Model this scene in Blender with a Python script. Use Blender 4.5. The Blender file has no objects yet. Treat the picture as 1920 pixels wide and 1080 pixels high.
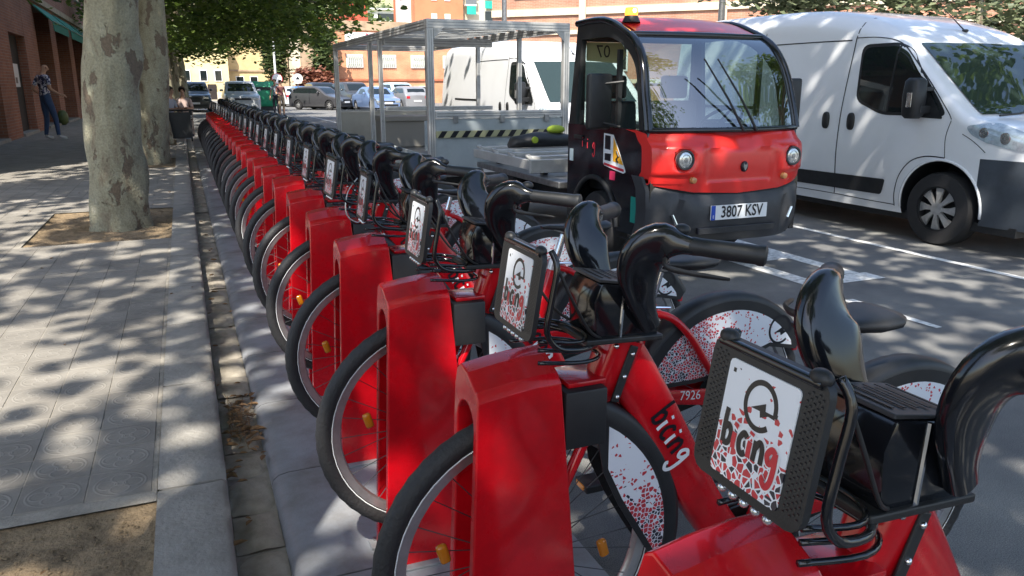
import bpy, bmesh, math, random
from mathutils import Vector, Matrix, Quaternion, noise as mnoise
random.seed(7)
R = math.radians
scn = bpy.context.scene
COL = scn.collection

# ------------------------------------------------------------------ camera
CAM_H = 1.42
cam = bpy.data.cameras.new('camera')
cam.sensor_width = 36.0
cam.lens = 1450.0 / 1920.0 * 36.0
cam.clip_start = 0.02
cam.clip_end = 2000
cam_o = bpy.data.objects.new('camera', cam)
COL.objects.link(cam_o)
YAW, PITCH = R(22.579), R(14.574)
cam_o.location = (0, 0, CAM_H)
cam_o.rotation_euler = (math.pi / 2 - PITCH, 0, -YAW)
scn.camera = cam_o

# ------------------------------------------------------------------ sky, sun, exposure
SUN_AZ, SUN_EL = R(212), R(54)          # azimuth clockwise from +Y (the street), elevation
S = Vector((math.sin(SUN_AZ) * math.cos(SUN_EL), math.cos(SUN_AZ) * math.cos(SUN_EL), math.sin(SUN_EL)))
world = bpy.data.worlds.new('World')
scn.world = world
world.use_nodes = True
wn = world.node_tree
bg = wn.nodes['Background']
sky = wn.nodes.new('ShaderNodeTexSky')
sky.sky_type = 'NISHITA'
sky.sun_disc = False
sky.sun_elevation = SUN_EL
sky.sun_rotation = SUN_AZ
sky.air_density = 1.0
sky.dust_density = 1.6
wn.links.new(sky.outputs[0], bg.inputs[0])
bg.inputs[1].default_value = 0.15
sun = bpy.data.lights.new('sun', 'SUN')
sun.energy = 5.0
sun.angle = R(0.55)
sun.color = (1.0, 0.93, 0.82)
sun_o = bpy.data.objects.new('sun', sun)
COL.objects.link(sun_o)
sun_o.rotation_euler = S.to_track_quat('Z', 'Y').to_euler()
scn.view_settings.view_transform = 'Standard'
scn.view_settings.look = 'None'
scn.view_settings.gamma = 1.0
scn.view_settings.exposure = 1.05
scn.cycles.max_bounces = 6
scn.cycles.transparent_max_bounces = 12

# ------------------------------------------------------------------ helpers
def V(*a): return Vector(a)

class MB:
    """collects shapes; build() links them as ONE mesh object"""
    def __init__(s): s.v = []; s.f = []; s.m = []; s.uv = None
    def add(s, vs, fs, mi=0):
        o = len(s.v); s.v += [tuple(p) for p in vs]
        for f in fs: s.f.append(tuple(i + o for i in f)); s.m.append(mi)
        return s
    def box(s, x0, x1, y0, y1, z0, z1, mi=0):
        vs = [(x0, y0, z0), (x1, y0, z0), (x1, y1, z0), (x0, y1, z0), (x0, y0, z1), (x1, y0, z1), (x1, y1, z1), (x0, y1, z1)]
        return s.add(vs, [(0, 3, 2, 1), (4, 5, 6, 7), (0, 1, 5, 4), (1, 2, 6, 5), (2, 3, 7, 6), (3, 0, 4, 7)], mi)
    def obox(s, c, ax, ay, az, mi=0):
        c, ax, ay, az = map(Vector, (c, ax, ay, az))
        vs = [c + ax * i + ay * j + az * k for k in (-1, 1) for j in (-1, 1) for i in (-1, 1)]
        return s.add(vs, [(0, 2, 3, 1), (4, 5, 7, 6), (0, 1, 5, 4), (1, 3, 7, 5), (3, 2, 6, 7), (2, 0, 4, 6)], mi)
    def loft(s, secs, mi=0, caps=True, closed=True, ring=False):
        n = len(secs[0]); vs = [p for q in secs for p in q]; fs = []
        m = len(secs)
        for i in range(m if ring else m - 1):
            a, b = i * n, ((i + 1) % m) * n
            for j in range(n if closed else n - 1):
                k = (j + 1) % n
                fs.append((a + j, a + k, b + k, b + j))
        if caps and closed and not ring:
            fs.append(tuple(reversed(range(n)))); fs.append(tuple((m - 1) * n + j for j in range(n)))
        return s.add(vs, fs, mi)
    def tube(s, pts, r, n=8, mi=0, ring=False, flat=1.0, up=None):
        pts = [Vector(p) for p in pts]; m = len(pts)
        rs = r if isinstance(r, (list, tuple)) else [r] * m
        secs = []; u = None
        for i, p in enumerate(pts):
            if ring: t = pts[(i + 1) % m] - pts[i - 1]
            else: t = pts[min(i + 1, m - 1)] - pts[max(i - 1, 0)]
            if t.length < 1e-9: t = Vector((0, 0, 1))
            t.normalize()
            if u is None:
                u = Vector(up) if up else (Vector((0, 0, 1)) if abs(t.z) < .9 else Vector((1, 0, 0)))
            u = (u - t * u.dot(t))
            if u.length < 1e-6: u = t.orthogonal()
            u.normalize(); w = t.cross(u)
            secs.append([p + u * (rs[i] * math.cos(2 * math.pi * k / n)) + w * (rs[i] * flat * math.sin(2 * math.pi * k / n)) for k in range(n)])
        return s.loft(secs, mi, ring=ring)
    def cyl(s, a, b, r, n=12, mi=0, r2=None): return s.tube([a, b], [r, r if r2 is None else r2], n, mi)
    def lathe(s, prof, c=(0, 0, 0), axis='y', n=32, mi=0, a0=0, a1=2 * math.pi):
        """prof: list of (radius, along axis)"""
        full = abs(a1 - a0 - 2 * math.pi) < 1e-6
        cnt = n if full else n + 1
        secs = []
        for i in range(cnt):
            a = a0 + (a1 - a0) * i / n; ca, sa = math.cos(a), math.sin(a)
            sec = []
            for r, h in prof:
                if axis == 'y': p = (c[0] + r * ca, c[1] + h, c[2] + r * sa)
                elif axis == 'x': p = (c[0] + h, c[1] + r * ca, c[2] + r * sa)
                else: p = (c[0] + r * ca, c[1] + r * sa, c[2] + h)
                sec.append(p)
            secs.append(sec)
        return s.loft(secs, mi, caps=not full, closed=True, ring=full)
    def sphere(s, c, r, n=12, m=8, mi=0, sc=(1, 1, 1)):
        prof = []
        secs = []
        for i in range(1, m):
            a = math.pi * i / m
            secs.append([(c[0] + sc[0] * r * math.sin(a) * math.cos(2 * math.pi * k / n), c[1] + sc[1] * r * math.sin(a) * math.sin(2 * math.pi * k / n), c[2] - sc[2] * r * math.cos(a)) for k in range(n)])
        return s.loft(secs, mi)
    def prism(s, poly, f0, f1, mi=0):
        """poly: list of 2D points; f0,f1: map (a,b)->3D for the two ends"""
        return s.loft([[f0(a, b) for a, b in poly], [f1(a, b) for a, b in poly]], mi)
    def strip(s, pts, w, fn, mi=0, off=0.0):
        """flat ribbon along 2D polyline, fn maps (u,v,off)->3D"""
        n = len(pts); L = []; Rr = []
        for i in range(n):
            a = pts[max(i - 1, 0)]; b = pts[min(i + 1, n - 1)]
            dx, dy = b[0] - a[0], b[1] - a[1]; l = math.hypot(dx, dy) or 1
            nx, ny = -dy / l * w / 2, dx / l * w / 2
            L.append(fn(pts[i][0] + nx, pts[i][1] + ny, off)); Rr.append(fn(pts[i][0] - nx, pts[i][1] - ny, off))
        vs = L + Rr
        return s.add(vs, [(i, n + i, n + i + 1, i + 1) for i in range(n - 1)], mi)
    def build(s, name, mats, parent=None, smooth=None, bevel=0, seg=2, loc=None, fix=True):
        me = bpy.data.meshes.new(name)
        me.from_pydata(s.v, [], s.f)
        if not isinstance(mats, (list, tuple)): mats = [mats]
        for m in mats: me.materials.append(m)
        if any(s.m): me.polygons.foreach_set('material_index', s.m)
        if s.uv:
            l = me.uv_layers.new(name='UVMap')
            flat = [c for uv in s.uv for c in uv]
            l.data.foreach_set('uv', flat)
        if fix or bevel:
            bm = bmesh.new(); bm.from_mesh(me)
            if fix: bmesh.ops.recalc_face_normals(bm, faces=bm.faces)
            if bevel:
                es = [e for e in bm.edges if len(e.link_faces) == 2 and e.calc_face_angle(0) > R(32)]
                bmesh.ops.bevel(bm, geom=es, offset=bevel, segments=seg, profile=.5, affect='EDGES', clamp_overlap=True)
            bm.to_mesh(me); bm.free()
        if smooth is not None:
            me.shade_smooth()
            if smooth < 180: me.set_sharp_from_angle(angle=R(smooth))
        me.update()
        return link(name, me, parent, loc)

def link(name, me, parent=None, loc=None):
    o = bpy.data.objects.new(name, me)
    COL.objects.link(o)
    if parent is not None: o.parent = parent
    if loc is not None: o.location = loc
    return o

def thing(name, label, cat, loc=(0, 0, 0), rz=0.0, group=None):
    o = bpy.data.objects.new(name, None)
    COL.objects.link(o); o.location = loc; o.rotation_euler = (0, 0, rz)
    o.empty_display_size = .1
    return tag(o, label, cat, group)

def tag(o, label=None, cat=None, group=None, kind=None):
    if label: o['label'] = label
    if cat: o['category'] = cat
    if group: o['group'] = group
    if kind: o['kind'] = kind
    return o

KIDS = {}
def children(o): return [c for c in o.children]
def copy_tree(o, parent=None, keep=None, depth=0):
    c = o.copy(); COL.objects.link(c); c.parent = parent
    for ch in o.children:
        if keep is None or keep(ch, depth): copy_tree(ch, c, keep, depth + 1)
    return c

def smoothpts(p, k=6, closed=False):
    """catmull-rom"""
    n = len(p); out = []
    P = [Vector(q) for q in p]
    segs = n if closed else n - 1
    for i in range(segs):
        if closed: a, b, c, d = P[(i - 1) % n], P[i], P[(i + 1) % n], P[(i + 2) % n]
        else: a, b, c, d = P[max(i - 1, 0)], P[i], P[i + 1], P[min(i + 2, n - 1)]
        for j in range(k):
            t = j / k
            out.append(.5 * ((2 * b) + (c - a) * t + (2 * a - 5 * b + 4 * c - d) * t * t + (3 * b - a - 3 * c + d) * t ** 3))
    if not closed: out.append(P[-1].copy())
    return out

def eval_mesh(o, name):
    dg = bpy.context.evaluated_depsgraph_get(); dg.update()
    me = bpy.data.meshes.new_from_object(o.evaluated_get(dg), depsgraph=dg)
    me.name = name
    old = o.data
    bpy.data.objects.remove(o)
    return me

def text_mesh(body, size, ext=0.0, bold=0.0):
    cu = bpy.data.curves.new('t', 'FONT'); cu.body = body; cu.size = size; cu.extrude = ext; cu.align_x = 'CENTER'; cu.align_y = 'CENTER'
    cu.resolution_u = 3; cu.offset = bold
    o = bpy.data.objects.new('t', cu); COL.objects.link(o)
    me = eval_mesh(o, 'lettering'); bpy.data.curves.remove(cu)
    return me

def text_on(body, size, fn, m, parent, name='lettering', off=.001, squash=1.0, bold=0.0):
    me = text_mesh(body, size, 0.0, bold)
    for v in me.vertices: v.co = Vector(fn(v.co.x * squash, v.co.y, off))
    me.materials.clear(); me.materials.append(m)
    return link(name, me, parent)

# ------------------------------------------------------------------ materials
MATS = {}
def nodes(m):
    m.use_nodes = True
    nt = m.node_tree; return nt, nt.nodes['Principled BSDF']

def mat(name, col, rough=.5, metal=0.0, coat=0.0, var=0.0, vs=6.0, bump=0.0, bs=60.0, spec=.5, dirt=None, trans=0.0, emit=None, es=0.0, rvar=0.0):
    m = bpy.data.materials.new(name)
    nt, p = nodes(m); N, L = nt.nodes, nt.links
    p.inputs['Base Color'].default_value = (*col, 1)
    p.inputs['Roughness'].default_value = rough
    p.inputs['Metallic'].default_value = metal
    p.inputs['Coat Weight'].default_value = coat
    p.inputs['Coat Roughness'].default_value = .08
    p.inputs['Specular IOR Level'].default_value = spec
    p.inputs['Transmission Weight'].default_value = trans
    if emit: p.inputs['Emission Color'].default_value = (*emit, 1); p.inputs['Emission Strength'].default_value = es
    if var or bump or dirt or rvar:
        tc = N.new('ShaderNodeTexCoord')
    if var or dirt or rvar:
        nz = N.new('ShaderNodeTexNoise'); nz.inputs['Scale'].default_value = vs; nz.inputs['Detail'].default_value = 6; nz.inputs['Roughness'].default_value = .65
        L.new(tc.outputs['Object'], nz.inputs['Vector'])
    if var or dirt:
        mx = N.new('ShaderNodeMix'); mx.data_type = 'RGBA'
        d = dirt if dirt else tuple(c * (1 - var) for c in col)
        mx.inputs[6].default_value = (*[min(1, c * (1 + var * .5)) for c in col], 1); mx.inputs[7].default_value = (*d, 1)
        mr = N.new('ShaderNodeMapRange'); mr.inputs[1].default_value = .42; mr.inputs[2].default_value = .72
        if dirt: mr.inputs[4].default_value = var if var else .5
        L.new(nz.outputs[0], mr.inputs[0]); L.new(mr.outputs[0], mx.inputs[0]); L.new(mx.outputs[2], p.inputs['Base Color'])
    if rvar:
        mr2 = N.new('ShaderNodeMapRange'); mr2.inputs[1].default_value = .3; mr2.inputs[2].default_value = .7
        mr2.inputs[3].default_value = max(.02, rough - rvar); mr2.inputs[4].default_value = min(1, rough + rvar)
        L.new(nz.outputs[0], mr2.inputs[0]); L.new(mr2.outputs[0], p.inputs['Roughness'])
    if bump:
        b = N.new('ShaderNodeTexNoise'); b.inputs['Scale'].default_value = bs; b.inputs['Detail'].default_value = 4
        L.new(tc.outputs['Object'], b.inputs['Vector'])
        bn = N.new('ShaderNodeBump'); bn.inputs['Strength'].default_value = bump; bn.inputs['Distance'].default_value = .01
        L.new(b.outputs[0], bn.inputs['Height']); L.new(bn.outputs[0], p.inputs['Normal'])
    MATS[name] = m
    return m

M = {}
M['red'] = mat('red_paint', (.50, .003, .009), .28, 0, .6, var=.28, vs=7, rvar=.1, spec=.3)
M['redtruck'] = mat('truck_red_plastic', (.70, .024, .02), .34, 0, .35, var=.1, vs=3)
M['blackg'] = mat('gloss_black_plastic', (.008, .009, .012), .14, 0, .3, rvar=.08, vs=9)
M['blackm'] = mat('matte_black_plastic', (.014, .015, .017), .48, var=.35, vs=12, bump=.06, bs=400)
M['darkgrey'] = mat('dark_grey_plastic', (.035, .037, .042), .5, var=.3, vs=5, bump=.05, bs=300)
M['rubber'] = mat('tyre_rubber', (.016, .016, .018), .62, var=.5, vs=9, bump=.3, bs=120, dirt=(.028, .027, .026))
M['alu'] = mat('brushed_aluminium', (.5, .5, .51), .35, .85, var=.2, vs=20)
M['alubeam'] = mat('weathered_aluminium_profile', (.46, .46, .45), .45, .25, var=.18, vs=4)
M['chrome'] = mat('chrome', (.75, .76, .78), .12, 1.0)
M['steel'] = mat('dull_steel', (.28, .28, .28), .4, .8, var=.3, vs=15)
M['white'] = mat('white_print', (.78, .8, .82), .3, coat=.3)
M['ink'] = mat('black_ink', (.006, .007, .012), .35)
M['redink'] = mat('red_ink', (.52, .02, .035), .35)
M['amber'] = mat('amber_reflector', (.5, .17, .008), .2, coat=.5)
M['clear'] = mat('lamp_glass', (.55, .57, .58), .12, .75, var=.35, vs=60)
M['platform'] = mat('grey_station_platform', (.19, .20, .215), .5, var=.7, vs=5, bump=.15, bs=90, dirt=(.115, .105, .09))
M['concrete'] = mat('kerb_concrete', (.225, .215, .195), .85, var=.5, vs=7, bump=.5, bs=55, dirt=(.12, .115, .10))
M['gutter'] = mat('gutter_concrete', (.26, .235, .195), .9, var=.6, vs=9, bump=.55, bs=45, dirt=(.085, .07, .05))
M['soil'] = mat('tree_pit_soil', (.20, .145, .085), .95, var=.5, vs=16, bump=.9, bs=70)
M['roadpaint'] = mat('worn_road_paint', (.62, .62, .6), .7, var=.75, vs=22, dirt=(.2, .2, .2), bump=.2, bs=150)
M['vanwhite'] = mat('white_van_paint', (.74, .76, .79), .25, coat=.6, var=.14, vs=1.5, dirt=(.5, .5, .5))
M['glass_dark'] = mat('dark_window_glass', (.012, .017, .018), .03, spec=.8)
M['vanglass'] = mat('windscreen_glass', (.025, .04, .035), .02, spec=1.0)
M['bumper'] = mat('charcoal_bumper_plastic', (.045, .055, .07), .55, var=.25, vs=6, bump=.08, bs=250)
M['teal'] = mat('green_canvas', (.02, .17, .12), .8, var=.2, vs=3)
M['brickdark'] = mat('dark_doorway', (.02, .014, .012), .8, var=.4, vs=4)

def glassmat(name, tint, k=.5, base=.05):
    m = bpy.data.materials.new(name); m.use_nodes = True
    nt = m.node_tree; N, L = nt.nodes, nt.links
    for n in list(N): N.remove(n)
    out = N.new('ShaderNodeOutputMaterial'); tr = N.new('ShaderNodeBsdfTransparent'); gl = N.new('ShaderNodeBsdfGlossy'); mx = N.new('ShaderNodeMixShader'); lw = N.new('ShaderNodeLayerWeight'); pw = N.new('ShaderNodeMath'); pw.operation = 'POWER'; pw.inputs[1].default_value = 3.0; fr = N.new('ShaderNodeMath'); fr.operation = 'MULTIPLY_ADD'; fr.inputs[1].default_value = k; fr.inputs[2].default_value = base
    L.new(lw.outputs['Facing'], pw.inputs[0]); L.new(pw.outputs[0], fr.inputs[0]); gl.inputs['Roughness'].default_value = .02
    tr.inputs[0].default_value = (*tint, 1)
    L.new(fr.outputs[0], mx.inputs[0]); L.new(tr.outputs[0], mx.inputs[1]); L.new(gl.outputs[0], mx.inputs[2]); L.new(mx.outputs[0], out.inputs[0])
    return m
M['glass'] = glassmat('clear_cab_glass', (.52, .63, .60), .75, .30)
M['sideglass'] = glassmat('tinted_side_glass', (.7, .76, .74), .5, .05)

def mosaic(name, vec, off, scale, dk=1.0):
    """printed shards: dense dark and red at u=0, thinning to white at u=1"""
    m = bpy.data.materials.new(name); nt, p = nodes(m); N, L = nt.nodes, nt.links
    p.inputs['Roughness'].default_value = .3; p.inputs['Coat Weight'].default_value = .25
    tc = N.new('ShaderNodeTexCoord')
    dt = N.new('ShaderNodeVectorMath'); dt.operation = 'DOT_PRODUCT'; dt.inputs[1].default_value = vec
    L.new(tc.outputs['Object'], dt.inputs[0])
    ad = N.new('ShaderNodeMath'); ad.operation = 'ADD'; ad.use_clamp = True; ad.inputs[1].default_value = off
    L.new(dt.outputs['Value'], ad.inputs[0])
    vo = N.new('ShaderNodeTexVoronoi'); vo.inputs['Scale'].default_value = scale; vo.inputs['Randomness'].default_value = .95
    ve = N.new('ShaderNodeTexVoronoi'); ve.feature = 'DISTANCE_TO_EDGE'; ve.inputs['Scale'].default_value = scale; ve.inputs['Randomness'].default_value = .95
    L.new(tc.outputs['Object'], vo.inputs['Vector']); L.new(tc.outputs['Object'], ve.inputs['Vector'])
    sp = N.new('ShaderNodeSeparateColor'); L.new(vo.outputs['Color'], sp.inputs[0])
    def ramp(pts):
        r = N.new('ShaderNodeValToRGB'); e = r.color_ramp.elements
        while len(e) < len(pts): e.new(.5)
        for q, (a, b) in zip(e, pts): q.position = a; q.color = (b, b, b, 1)
        L.new(ad.outputs[0], r.inputs[0]); return r
    pc = ramp([(0, 1), (.34, .95), (.52, .5), (.7, .2), (1, .05)])
    pd = ramp([(0, .8 * dk), (.2, .5 * dk), (.35, .14), (.6, .06), (1, .02)])
    ed = ramp([(0, .07), (.4, .09), (.6, .16), (1, .28)])
    def lt(a, b, bsock):
        q = N.new('ShaderNodeMath'); q.operation = 'LESS_THAN'; L.new(a, q.inputs[0]); L.new(bsock, q.inputs[1]); return q.outputs[0]
    iscol = lt(sp.outputs[0], 0, pc.outputs[0]); isdark = lt(sp.outputs[1], 0, pd.outputs[0])
    inside = lt(ed.outputs[0], 0, ve.outputs['Distance'])
    mul = N.new('ShaderNodeMath'); mul.operation = 'MULTIPLY'; L.new(iscol, mul.inputs[0]); L.new(inside, mul.inputs[1])
    m1 = N.new('ShaderNodeMix'); m1.data_type = 'RGBA'; m1.inputs[6].default_value = (.50, .025, .04, 1); m1.inputs[7].default_value = (.012, .013, .03, 1)
    L.new(isdark, m1.inputs[0])
    m2 = N.new('ShaderNodeMix'); m2.data_type = 'RGBA'; m2.inputs[6].default_value = (.74, .77, .82, 1)
    L.new(mul.outputs[0], m2.inputs[0]); L.new(m1.outputs[2], m2.inputs[7]); L.new(m2.outputs[2], p.inputs['Base Color'])
    return m
M['mos_panel'] = mosaic('basket_sticker_mosaic', (0, 0, 7.0), -6.44, 105, .5)
M['mos_front'] = mosaic('front_guard_mosaic', (-.5, 0, 2.6), -.74, 100)
M['mos_rear'] = mosaic('rear_guard_mosaic', (1.5, 0, .6), -1.36, 105)

def tilemat():
    m = bpy.data.materials.new('flower_pavement_tile'); nt, p = nodes(m); N, L = nt.nodes, nt.links
    tc = N.new('ShaderNodeTexCoord'); geo = N.new('ShaderNodeNewGeometry'); oi = N.new('ShaderNodeObjectInfo')
    def math_(op, a, b=None, c=None, clamp=False):
        q = N.new('ShaderNodeMath'); q.operation = op; q.use_clamp = clamp
        for i, s in enumerate((a, b, c)):
            if s is None: continue
            if isinstance(s, (int, float)): q.inputs[i].default_value = s
            else: L.new(s, q.inputs[i])
        return q.outputs[0]
    sx = N.new('ShaderNodeSeparateXYZ'); L.new(tc.outputs['UV'], sx.inputs[0])
    u = math_('SUBTRACT', sx.outputs[0], .5); v = math_('SUBTRACT', sx.outputs[1], .5)
    def ring(cx, cy, r, w):
        dx = math_('SUBTRACT', u, cx); dy = math_('SUBTRACT', v, cy)
        d = math_('SQRT', math_('ADD', math_('MULTIPLY', dx, dx), math_('MULTIPLY', dy, dy)))
        e = math_('ABSOLUTE', math_('SUBTRACT', d, r))
        return math_('SUBTRACT', 1.0, math_('DIVIDE', e, w), clamp=True)
    tot = None
    for cx, cy, r in ((0, 0, .085), (.2, 0, .15), (-.2, 0, .15), (0, .2, .15), (0, -.2, .15), (.0, .0, .40)):
        g = ring(cx, cy, r, .03)
        tot = g if tot is None else math_('MAXIMUM', tot, g)
    nz = N.new('ShaderNodeTexNoise'); nz.inputs['Scale'].default_value = 3.2; nz.inputs['Detail'].default_value = 8; nz.inputs['Roughness'].default_value = .7
    L.new(geo.outputs['Position'], nz.inputs['Vector'])
    n2 = N.new('ShaderNodeTexNoise'); n2.inputs['Scale'].default_value = 130; n2.inputs['Detail'].default_value = 3
    L.new(geo.outputs['Position'], n2.inputs['Vector'])
    mx = N.new('ShaderNodeMix'); mx.data_type = 'RGBA'; mx.inputs[6].default_value = (.15, .138, .12, 1); mx.inputs[7].default_value = (.27, .252, .222, 1)
    L.new(math_('MULTIPLY_ADD', nz.outputs[0], 2.4, -.7, True), mx.inputs[0])
    m2 = N.new('ShaderNodeMix'); m2.data_type = 'RGBA'; m2.blend_type = 'MULTIPLY'; m2.inputs[0].default_value = 1
    L.new(mx.outputs[2], m2.inputs[6])
    wv = N.new('ShaderNodeMapRange'); wv.inputs[3].default_value = .88; wv.inputs[4].default_value = 1.1
    L.new(oi.outputs['Random'], wv.inputs[0]); L.new(wv.outputs[0], m2.inputs[7])
    m3 = N.new('ShaderNodeMix'); m3.data_type = 'RGBA'; m3.inputs[7].default_value = (.36, .345, .31, 1)
    L.new(m2.outputs[2], m3.inputs[6]); L.new(math_('MULTIPLY', tot, .18), m3.inputs[0])
    L.new(m3.outputs[2], p.inputs['Base Color']); p.inputs['Roughness'].default_value = .85
    h = math_('ADD', math_('MULTIPLY', tot, 1.0), math_('MULTIPLY', n2.outputs[0], .5))
    bn = N.new('ShaderNodeBump'); bn.inputs['Strength'].default_value = .4; bn.inputs['Distance'].default_value = .004
    L.new(h, bn.inputs['Height']); L.new(bn.outputs[0], p.inputs['Normal'])
    return m
M['tile'] = tilemat()

def asphalt():
    m = bpy.data.materials.new('asphalt'); nt, p = nodes(m); N, L = nt.nodes, nt.links
    g = N.new('ShaderNodeNewGeometry')
    a = N.new('ShaderNodeTexNoise'); a.inputs['Scale'].default_value = 260; a.inputs['Detail'].default_value = 2
    b = N.new('ShaderNodeTexNoise'); b.inputs['Scale'].default_value = .9; b.inputs['Detail'].default_value = 7; b.inputs['Roughness'].default_value = .7
    for q in (a, b): L.new(g.outputs['Position'], q.inputs['Vector'])
    r1 = N.new('ShaderNodeValToRGB'); e = r1.color_ramp.elements; e[0].position = .33; e[0].color = (.10, .103, .105, 1); e[1].position = .7; e[1].color = (.29, .29, .285, 1)
    L.new(a.outputs[0], r1.inputs[0])
    r2 = N.new('ShaderNodeValToRGB'); e = r2.color_ramp.elements; e[0].position = .35; e[0].color = (.6, .6, .62, 1); e[1].position = .66; e[1].color = (1.15, 1.13, 1.08, 1)
    L.new(b.outputs[0], r2.inputs[0])
    mx = N.new('ShaderNodeMix'); mx.data_type = 'RGBA'; mx.blend_type = 'MULTIPLY'; mx.inputs[0].default_value = 1
    L.new(r1.outputs[0], mx.inputs[6]); L.new(r2.outputs[0], mx.inputs[7]); L.new(mx.outputs[2], p.inputs['Base Color'])
    p.inputs['Roughness'].default_value = .82
    bn = N.new('ShaderNodeBump'); bn.inputs['Strength'].default_value = .6; bn.inputs['Distance'].default_value = .004
    L.new(a.outputs[0], bn.inputs['Height']); L.new(bn.outputs[0], p.inputs['Normal'])
    return m
M['asphalt'] = asphalt()

def bark():
    m = bpy.data.materials.new('plane_tree_bark'); nt, p = nodes(m); N, L = nt.nodes, nt.links
    tc = N.new('ShaderNodeTexCoord')
    mp = N.new('ShaderNodeMapping'); mp.inputs['Scale'].default_value = (1.3, 1.3, .75); L.new(tc.outputs['Object'], mp.inputs[0])
    a = N.new('ShaderNodeTexNoise'); a.inputs['Scale'].default_value = 5.5; a.inputs['Detail'].default_value = 7; a.inputs['Roughness'].default_value = .6; a.inputs['Distortion'].default_value = .35
    b = N.new('ShaderNodeTexNoise'); b.inputs['Scale'].default_value = 3.6; b.inputs['Detail'].default_value = 6; b.inputs['Roughness'].default_value = .62; b.inputs['Distortion'].default_value = .3
    c = N.new('ShaderNodeTexNoise'); c.inputs['Scale'].default_value = 55; c.inputs['Detail'].default_value = 5
    off = N.new('ShaderNodeVectorMath'); off.inputs[1].default_value = (7, 3, 5); L.new(mp.outputs[0], off.inputs[0])
    L.new(mp.outputs[0], a.inputs[0]); L.new(off.outputs[0], b.inputs[0]); L.new(tc.outputs['Object'], c.inputs[0])
    r = N.new('ShaderNodeValToRGB'); r.color_ramp.interpolation = 'EASE'
    e = r.color_ramp.elements
    for _ in range(3): e.new(.5)
    for q, (pos, col) in zip(e, ((.30, (.12, .09, .06)), (.38, (.19, .165, .115)), (.45, (.225, .21, .145)), (.63, (.26, .25, .18)), (.73, (.42, .39, .31)))):
        q.position = pos; q.color = (*col, 1)
    L.new(a.outputs[0], r.inputs[0])
    mr = N.new('ShaderNodeMapRange'); mr.inputs[1].default_value = .565; mr.inputs[2].default_value = .585; L.new(b.outputs[0], mr.inputs[0])
    mx = N.new('ShaderNodeMix'); mx.data_type = 'RGBA'; mx.inputs[7].default_value = (.13, .10, .07, 1)
    L.new(r.outputs[0], mx.inputs[6]); L.new(mr.outputs[0], mx.inputs[0])
    r3 = N.new('ShaderNodeMapRange'); r3.inputs[1].default_value = .3; r3.inputs[2].default_value = .7; r3.inputs[3].default_value = .75; r3.inputs[4].default_value = 1.2; L.new(c.outputs[0], r3.inputs[0])
    m2 = N.new('ShaderNodeMix'); m2.data_type = 'RGBA'; m2.blend_type = 'MULTIPLY'; m2.inputs[0].default_value = 1; L.new(mx.outputs[2], m2.inputs[6]); L.new(r3.outputs[0], m2.inputs[7])
    L.new(m2.outputs[2], p.inputs['Base Color']); p.inputs['Roughness'].default_value = .9
    ad = N.new('ShaderNodeMath'); ad.operation = 'MULTIPLY_ADD'; ad.inputs[1].default_value = -1.4; L.new(mr.outputs[0], ad.inputs[0]); L.new(c.outputs[0], ad.inputs[2])
    ad2 = N.new('ShaderNodeMath'); ad2.operation = 'MULTIPLY_ADD'; ad2.inputs[1].default_value = 1.6; L.new(a.outputs[0], ad2.inputs[0]); L.new(ad.outputs[0], ad2.inputs[2])
    bn = N.new('ShaderNodeBump'); bn.inputs['Strength'].default_value = .7; bn.inputs['Distance'].default_value = .015
    L.new(ad2.outputs[0], bn.inputs['Height']); L.new(bn.outputs[0], p.inputs['Normal'])
    return m
M['bark'] = bark()

def leafmat(name, c1, c2, tr=.45):
    m = bpy.data.materials.new(name); m.use_nodes = True; nt = m.node_tree; N, L = nt.nodes, nt.links
    p = N['Principled BSDF']; out = N['Material Output']
    g = N.new('ShaderNodeNewGeometry'); nz = N.new('ShaderNodeTexNoise'); nz.inputs['Scale'].default_value = 1.6; nz.inputs['Detail'].default_value = 3
    L.new(g.outputs['Position'], nz.inputs[0])
    ad = N.new('ShaderNodeMath'); ad.operation = 'MULTIPLY_ADD'; ad.inputs[1].default_value = .55; L.new(g.outputs['Random Per Island'], ad.inputs[0]); L.new(nz.outputs[0], ad.inputs[2])
    mr = N.new('ShaderNodeMapRange'); mr.inputs[1].default_value = .4; mr.inputs[2].default_value = 1.05; L.new(ad.outputs[0], mr.inputs[0])
    mx = N.new('ShaderNodeMix'); mx.data_type = 'RGBA'; mx.inputs[6].default_value = (*c1, 1); mx.inputs[7].default_value = (*c2, 1); L.new(mr.outputs[0], mx.inputs[0])
    L.new(mx.outputs[2], p.inputs['Base Color']); p.inputs['Roughness'].default_value = .5
    t = N.new('ShaderNodeBsdfTranslucent'); L.new(mx.outputs[2], t.inputs[0])
    ms = N.new('ShaderNodeMixShader'); ms.inputs[0].default_value = tr; L.new(p.outputs[0], ms.inputs[1]); L.new(t.outputs[0], ms.inputs[2]); L.new(ms.outputs[0], out.inputs[0])
    return m
M['leaf'] = leafmat('plane_tree_leaves', (.05, .10, .018), (.155, .23, .042), .5)
M['olive'] = leafmat('olive_leaves', (.09, .12, .06), (.22, .25, .14), .3)
M['redleaf'] = leafmat('red_bush_leaves', (.16, .05, .035), (.28, .12, .07), .3)
M['farleaf'] = leafmat('far_leaves', (.06, .10, .035), (.15, .19, .07), .3)

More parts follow.
